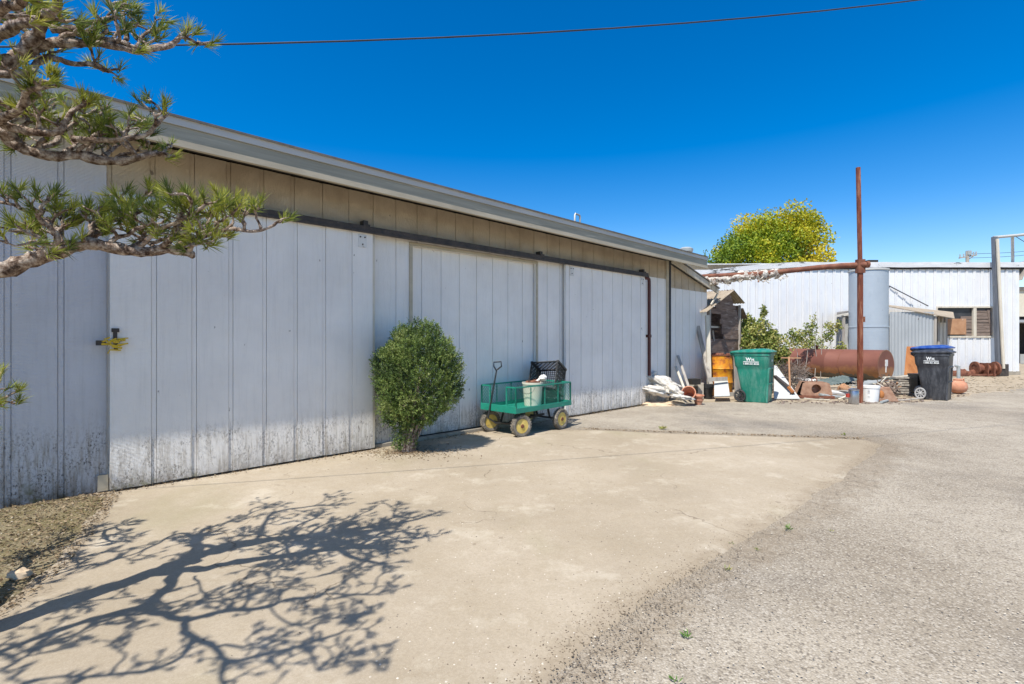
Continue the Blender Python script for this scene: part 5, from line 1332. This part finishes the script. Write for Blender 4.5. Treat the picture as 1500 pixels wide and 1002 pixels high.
def twig(p, d, L_, r, lev, size):
    """zig-zag shoot that forks and ends in needle tufts"""
    pts = [p]; cur = p.copy(); dd = d.normalized(); st_ = max(.025, L_ / 5); n = max(3, int(L_ / st_))
    for i in range(n):
        dd = (dd + rdir() * .62 + Vector((0, 0, .06))).normalized(); dd.z = max(-.35, min(.75, dd.z)); cur = cur + dd * st_; pts.append(cur.copy())
    N = len(pts); rs = [r * (1 - .45 * i / (N - 1)) * random.uniform(.85, 1.2) for i in range(N)]
    twig_mb.tube([q - PO for q in pts], rs, 6, lump=.45, seed=random.random() * 9)
    if lev == 0:
        tuft(cur, (dd + Vector((0, 0, .5))).normalized(), size, random.randint(26, 44))
        return
    for i in range(1, N):
        if i == N - 1 or random.random() < .42:
            base = (pts[i] - pts[i - 1]).normalized()
            for k in range(2 if i == N - 1 else 1):
                sd = base.cross(Vector((0, 0, 1))).normalized() * random.choice((-1, 1)) * random.uniform(.5, 1.1)
                twig(pts[i], base * .8 + sd + Vector((0, 0, random.uniform(.05, .45))), L_ * random.uniform(.42, .68), max(.0055, rs[i] * .75), lev - 1, size)
def dress(w_, rs, every, L_, lev, start=.2, size=1.0, upb=.3, tip=True):
    N = len(w_); acc = 0; sgn = 1; i = int(N * start)
    while i < N - 1:
        d = (w_[i + 1] - w_[i]).normalized(); acc += (w_[i + 1] - w_[i]).length
        if acc > every * random.uniform(.7, 1.3):
            acc = 0; sgn = -sgn
            sd = d.cross(Vector((0, 0, 1))).normalized() * sgn
            twig(w_[i], d * random.uniform(.3, .9) + sd * random.uniform(.4, 1.0) + Vector((0, 0, random.uniform(.1, .6) + upb * .5)), L_ * random.uniform(.7, 1.2), min(.014, max(.008, rs[i] * .6)), lev, size)
        i += 1
    if tip:
        d = (w_[-1] - w_[-3]).normalized()
        for k in range(2): twig(w_[-1], d + rdir() * .5, L_ * .6, rs[-1] * .75, max(0, lev - 1), size)
FK = Vector((-2.66, 2.12, 1.55))
T1, R1 = add_limb([(-2.78, 1.98, -.05), (-2.74, 2.03, .5), (-2.70, 2.09, 1.05), FK], .085, .062, 1, amp=.02, sides=12)
# lower tier, crosses the picture at left
a, ra = add_limb([FK, I(-70, 404, 2.15), I(0, 399, 2.2), I(60, 380, 2.24), I(105, 364, 2.27), I(150, 360, 2.30), I(205, 366, 2.34), I(250, 364, 2.38), I(283, 374, 2.40)], .046, .018, 2, amp=.028)
dress(a, ra, .075, .22, 2, .30, upb=.7, tip=False)
for pts, r0 in (([I(262, 368, 2.38), I(290, 350, 2.42), I(330, 338, 2.45), I(375, 338, 2.47), I(405, 326, 2.5)], .013),
               ([I(240, 366, 2.37), I(275, 330, 2.45), I(310, 312, 2.5), I(350, 305, 2.55)], .012),
               ([I(205, 366, 2.34), I(230, 338, 2.3), I(262, 322, 2.28), I(300, 300, 2.25)], .012),
               ([I(230, 368, 2.36), I(200, 335, 2.5), I(190, 310, 2.6), I(215, 290, 2.68)], .011),
               ([I(70, 378, 2.24), I(85, 345, 2.2), I(60, 320, 2.15), I(45, 300, 2.1)], .014),
               ([I(95, 366, 2.26), I(75, 330, 2.35), I(30, 305, 2.45), I(-20, 290, 2.5)], .014),
               ([I(130, 361, 2.29), I(150, 330, 2.4), I(185, 318, 2.5), I(220, 300, 2.6)], .012)):
    w_, r_ = add_limb(pts, r0, r0 * .5, len(need_mb.v) % 97, n=5, amp=.012, sides=7); dress(w_, r_, .06, .11, 1, .15, upb=.8)
# middle tier
F2 = Vector((-2.66, 2.14, 2.0)); add_limb([FK, (-2.68, 2.12, 1.8), F2], .062, .052, 5, amp=.01)
b_, rb_ = add_limb([F2, I(-80, 215, 2.2), I(0, 190, 2.25), I(29, 214, 2.28), I(72, 226, 2.32), I(144, 231, 2.36), I(190, 232, 2.4), I(232, 224, 2.42)], .042, .013, 6, amp=.022)
dress(b_, rb_, .08, .16, 1, .35, upb=.9)
for pts, r0 in (([I(0, 178, 2.2), I(36, 192, 2.18), I(82, 194, 2.2), I(96, 178, 2.22), I(110, 160, 2.24)], .02),
               ([I(108, 204, 2.3), I(153, 205, 2.33), I(206, 200, 2.38), I(228, 184, 2.4), I(243, 166, 2.42)], .016),
               ([I(55, 222, 2.3), I(80, 208, 2.4), I(95, 190, 2.45), I(130, 168, 2.5)], .016),
               ([I(130, 231, 2.35), I(135, 210, 2.36), I(132, 190, 2.4), I(150, 165, 2.45)], .014),
               ([I(-20, 190, 2.2), I(25, 160, 2.1), I(40, 135, 2.05), I(60, 125, 2.0)], .02),
               ([I(150, 231, 2.37), I(165, 218, 2.5), I(185, 205, 2.6), I(215, 180, 2.7)], .012),
               ([I(-10, 195, 2.2), I(20, 175, 2.4), I(60, 165, 2.5), I(85, 150, 2.6)], .015)):
    w_, r_ = add_limb(pts, r0, r0 * .5, len(need_mb.v) % 97, n=5, amp=.012, sides=7); dress(w_, r_, .07, .09, 1, .1, upb=1.0)
# upper tier
F3 = Vector((-2.68, 2.1, 2.45)); add_limb([F2, (-2.70, 2.13, 2.25), F3], .052, .045, 8, amp=.012)
c_, rc_ = add_limb([F3, I(-60, 110, 2.15), I(0, 92, 2.15), I(31, 79, 2.18), I(60, 66, 2.2), I(96, 62, 2.22), I(144, 63, 2.26), I(199, 77, 2.32), I(240, 68, 2.36), I(262, 52, 2.4), I(277, 40, 2.42)], .036, .008, 9, amp=.018)
dress(c_, rc_, .10, .12, 1, .3, upb=1.0, tip=False); tuft(c_[-1], Vector((.3, .1, 1)).normalized(), 1.1, 60); tuft(c_[-4], Vector((-.2, 0, 1)).normalized(), 1.0, 50)
for pts, r0 in (([I(31, 79, 2.18), I(56, 50, 2.16), I(60, 20, 2.1), I(40, -10, 2.0)], .03),
               ([I(75, 44, 2.2), I(113, 43, 2.22), I(144, 56, 2.25), I(190, 66, 2.3)], .018),
               ([I(90, 62, 2.2), I(118, 38, 2.25), I(150, 31, 2.3), I(170, 26, 2.35), I(185, 40, 2.4), I(200, 58, 2.4)], .014),
               ([I(185, 60, 2.4), I(182, 30, 2.45), I(165, 5, 2.5), I(140, -15, 2.55)], .011),
               ([I(65, 84, 2.22), I(96, 91, 2.24), I(130, 94, 2.28), I(148, 102, 2.3), I(157, 104, 2.3)], .014),
               ([I(-20, 60, 2.1), I(20, 40, 2.0), I(50, 30, 1.95), I(80, 15, 1.9)], .028),
               ([I(-20, 110, 2.1), I(30, 108, 2.15), I(50, 100, 2.2), I(60, 85, 2.25)], .022),
               ([I(-30, 40, 2.0), I(0, 15, 1.8), I(30, 5, 1.75), I(50, -20, 1.7)], .022),
               ([I(200, 77, 2.32), I(208, 52, 2.34), I(222, 42, 2.36), I(228, 30, 2.36)], .009)):
    w_, r_ = add_limb(pts, r0, r0 * .5, len(need_mb.v) % 97, n=5, amp=.012, sides=7); dress(w_, r_, .09, .09, 1, .2, size=1.05, upb=1.0)
# limbs outside the frame, known from their shadow on the slab
for pts, r0, r1 in (([(285, 825, 1.7), (300, 800, 2.3), (340, 805, 2.5), (378, 789, 2.7), (393, 760, 2.9), (416, 748, 3.0), (480, 741, 3.05)], .05, .012),
                    ([(270, 828, 1.9), (288, 808, 2.2), (290, 788, 2.35)], .07, .04),
                    ([(290, 788, 2.35), (265, 782, 2.4), (235, 795, 2.4), (200, 812, 2.45), (158, 823, 2.45)], .03, .008),
                    ([(290, 790, 2.35), (300, 776, 2.45), (330, 768, 2.5), (380, 748, 2.6)], .025, .008),
                    ([(262, 832, 1.6), (245, 862, 1.9), (210, 890, 2.1), (150, 905, 2.2), (60, 935, 2.3), (0, 958, 2.35)], .06, .022),
                    ([(210, 890, 2.1), (270, 907, 2.3), (335, 896, 2.45), (395, 890, 2.5), (430, 878, 2.52), (480, 872, 2.55), (545, 872, 2.6)], .045, .009),
                    ([(270, 907, 2.3), (278, 932, 2.4), (317, 949, 2.45), (332, 968, 2.5), (385, 960, 2.5), (440, 948, 2.5), (505, 925, 2.5)], .035, .008),
                    ([(440, 948, 2.5), (460, 970, 2.5), (470, 984, 2.5), (508, 966, 2.5)], .014, .006),
                    ([(332, 968, 2.5), (330, 1000, 2.5), (345, 1040, 2.5)], .02, .008),
                    ([(150, 905, 2.2), (110, 930, 2.35), (60, 950, 2.4), (0, 985, 2.4)], .022, .008),
                    ([(278, 932, 2.4), (268, 965, 2.4), (210, 985, 2.4), (130, 990, 2.4), (40, 1000, 2.4)], .022, .008),
                    ([(285, 845, 1.8), (300, 870, 2.1), (320, 878, 2.2), (360, 850, 2.3), (400, 832, 2.35), (440, 825, 2.4)], .012, .005),
                    ([(395, 890, 2.5), (430, 915, 2.5), (460, 912, 2.5), (500, 900, 2.5)], .012, .005),
                    ([(200, 875, 2.0), (150, 880, 2.1), (100, 880, 2.2), (50, 890, 2.2)], .012, .005),
                    ([(360, 895, 2.45), (370, 860, 2.5), (400, 855, 2.5), (440, 850, 2.55), (500, 840, 2.6)], .016, .005)):
    w_, r_ = add_limb([SHD(*p) for p in pts], r0 * .6, r1 * .9, len(need_mb.v) % 97, n=5, amp=.02, sides=8)
    dress(w_, r_, .12, .22, 2, .25, size=.72, upb=.3)
# low pad at the left edge
w_, r_ = add_limb([(-2.76, 2.03, .55), (-3.1, 2.4, .8), (-3.4, 2.75, .95), (-3.3, 3.1, 1.02)], .04, .012, 12)
dress(w_, r_, .05, .24, 2, .3, upb=.5)
tuft(I(-2, 592, 2.9), Vector((.8, 0, .35)).normalized(), 1.25, 60); tuft(I(-6, 585, 2.95), Vector((.7, 0, .6)).normalized(), 1.25, 60)
add_limb([(-3.3, 3.1, 1.02), I(-30, 598, 2.95), I(-4, 592, 2.9)], .012, .007, 3)
limbs_mb.build('trunk', BARK, pine); twig_mb.build('branchwork', BARK, pine); need_mb.build('foliage', NEED, pine)

# ================================================================== OVERHEAD WIRE
m = MB(); pA, pB = Vector((-2.35, 3.42, 3.42)), Vector((3.88, 4.77, 4.65)); d = pB - pA
pts = [pA + d * t + Vector((0, 0, .16 * ((t - .5) ** 2 * 4 - 1) * .5)) for t in [i / 24 * 2.6 - .9 for i in range(25)]]
m.tube(pts, .006, 6); m.build('overhead_wire', CABLE, None, 'single dark overhead wire sagging across the blue sky', 'wire')

# ================================================================== SMALL GROUND THINGS
random.seed(55)
def weed(px, py, s_, n, label, mat=WEEDM):
    m = MB(); 
    for i in range(n):
        a = random.uniform(0, 6.28); d = Vector((math.cos(a), math.sin(a), random.uniform(.3, 1.4))); leaf(m, Vector((random.uniform(-.3, .3) * s_, random.uniform(-.3, .3) * s_, 0)), d, s_ * random.uniform(.5, 1), s_ * .07, random.random())
    o = m.build('weed', mat, None, label, 'weed', 'weeds in the paving cracks'); o.location = G(px, py) + Vector((0, 0, .005))
weed(1154, 776, .05, 26, 'bright green weed in the crack farther from the camera, right of the slab edge')
weed(1006, 934, .045, 18, 'small green grass tuft in the gravelly edge near the bottom of the picture')
weed(1065, 836, .04, 16, 'brownish weed tuft at the slab edge half way down the picture', VINEM)
weed(1072, 797, .03, 10, 'flat pale weed patch on the slab left of the bright green weed', VINEM)
weed(970, 629, .09, 40, 'biggest low weed on the far seam of the slab', VINEM)
weed(1217, 779, .03, 12, 'faint olive weed on the chip seal right of the bright green weed', VINEM)
weed(1108, 807, .03, 12, 'tiny olive weed in the dirt seam between the bright weed and the brown one', VINEM)
weed(1237, 638, .06, 16, 'small weed at the right end of the far seam', VINEM)
weed(988, 1000, .04, 12, 'green tuft cut by the bottom edge of the picture')
m = MB(); m.blob((0, 0, .025), (.065, .045, .032), .5, 2.2, 4, 14, crease=.3); o = m.build('stone', SAND, None, 'pale angular stone on the dirt at the lower left', 'stone'); o.location = G(30, 848)
# grit along the slab edge, on the dirt and the yard
def scatter(name, mat, label, n, fn, s0, s1, flat=.5, leafy=False):
    m = MB()
    for i in range(n):
        c = fn(); s_ = random.uniform(s0, s1)
        if leafy: leaf(m, c + Vector((0, 0, .004)), Vector((random.uniform(-1, 1), random.uniform(-1, 1), random.uniform(-.02, .25))), s_, s_ * .22, random.random())
        else:
            a = random.uniform(0, 6.28); ca, sa = math.cos(a) * s_, math.sin(a) * s_; h = s_ * flat * random.uniform(.6, 1.2); k = random.uniform(.5, 1)
            m.add([c + Vector((ca, sa, 0)), c + Vector((-sa * k, ca * k, 0)), c + Vector((-ca, -sa, 0)), c + Vector((sa * k, -ca * k, 0)), c + Vector((random.uniform(-.3, .3) * s_, random.uniform(-.3, .3) * s_, h))], [(0, 1, 4), (1, 2, 4), (2, 3, 4), (3, 0, 4)])
            m.t += [random.random()] * 5
    if leafy is False and m.t and len(m.t) != len(m.v): m.t = []
    return m.build(name, mat, None, label, 'debris', None, 'stuff')
def on_edge():
    while True:
        i = random.randrange(1, len(redge) - 1) if random.random() < .5 else random.randrange(1, 6)
        p = redge[i - 1].lerp(redge[i], random.random()) + Vector((random.gauss(0, .14), random.gauss(0, .10), .006))
        if p.y > 1.2: return p
def on_yard(): y = 1.3 + random.random() ** 1.6 * 8; return Vector((random.uniform(-.3 * y, 1.15 * y), y, .006))
def on_dirt():
    while True:
        y = random.uniform(1.8, 4.5); x = interp(ltab, y) - abs(random.gauss(0, .8)) + .10
        if (x - WO.x) * .684 - (y - WO.y) * .729 > .02: return Vector((x, y, .012))
def by_wall():
    u = random.uniform(-3, 9); v_ = abs(random.gauss(0, .07)) + .06; return W2(u, v_, .012)
PEB = leafmat('mixed pebbles', [(.10, .08, .06), (.30, .25, .19), (.50, .44, .35), (.62, .57, .48)], trans=0, rough=.9, attr='tone')
PEBD = leafmat('dark crumbs', [(.06, .045, .03), (.13, .10, .07), (.22, .17, .12)], trans=0, rough=.9, attr='tone')
scatter('edge_grit', PEBD, 'dark dirt crumbs along the broken slab edge', 4500, on_edge, .0015, .006)
scatter('yard_chips', PEB, 'loose chippings on the aged chip seal', 5000, on_yard, .0025, .007)
scatter('dirt_litter', DRYM, 'dry needles and leaves littering the dirt at left', 9000, on_dirt, .006, .03, leafy=True)
scatter('dirt_stones', PEB, 'small stones on the dirt at left', 500, on_dirt, .003, .010)
scatter('wall_litter', DRYM, 'dead leaves gathered along the wall foot', 2200, by_wall, .008, .028, leafy=True)
def on_seam():
    p = redge[-3].lerp(redge[-1], random.random()); return p + Vector((random.gauss(0, .05), random.gauss(0, .03), .008))
scatter('seam_litter', DRYM, 'dry litter caught in the far seam of the slab', 700, on_seam, .01, .04, leafy=True)
scatter('slab_specks', PEBD, 'odd dark specks and leaf bits on the slab', 160, lambda: Vector((random.uniform(-2.2, 1.6), random.uniform(2, 7), .009)), .002, .007)
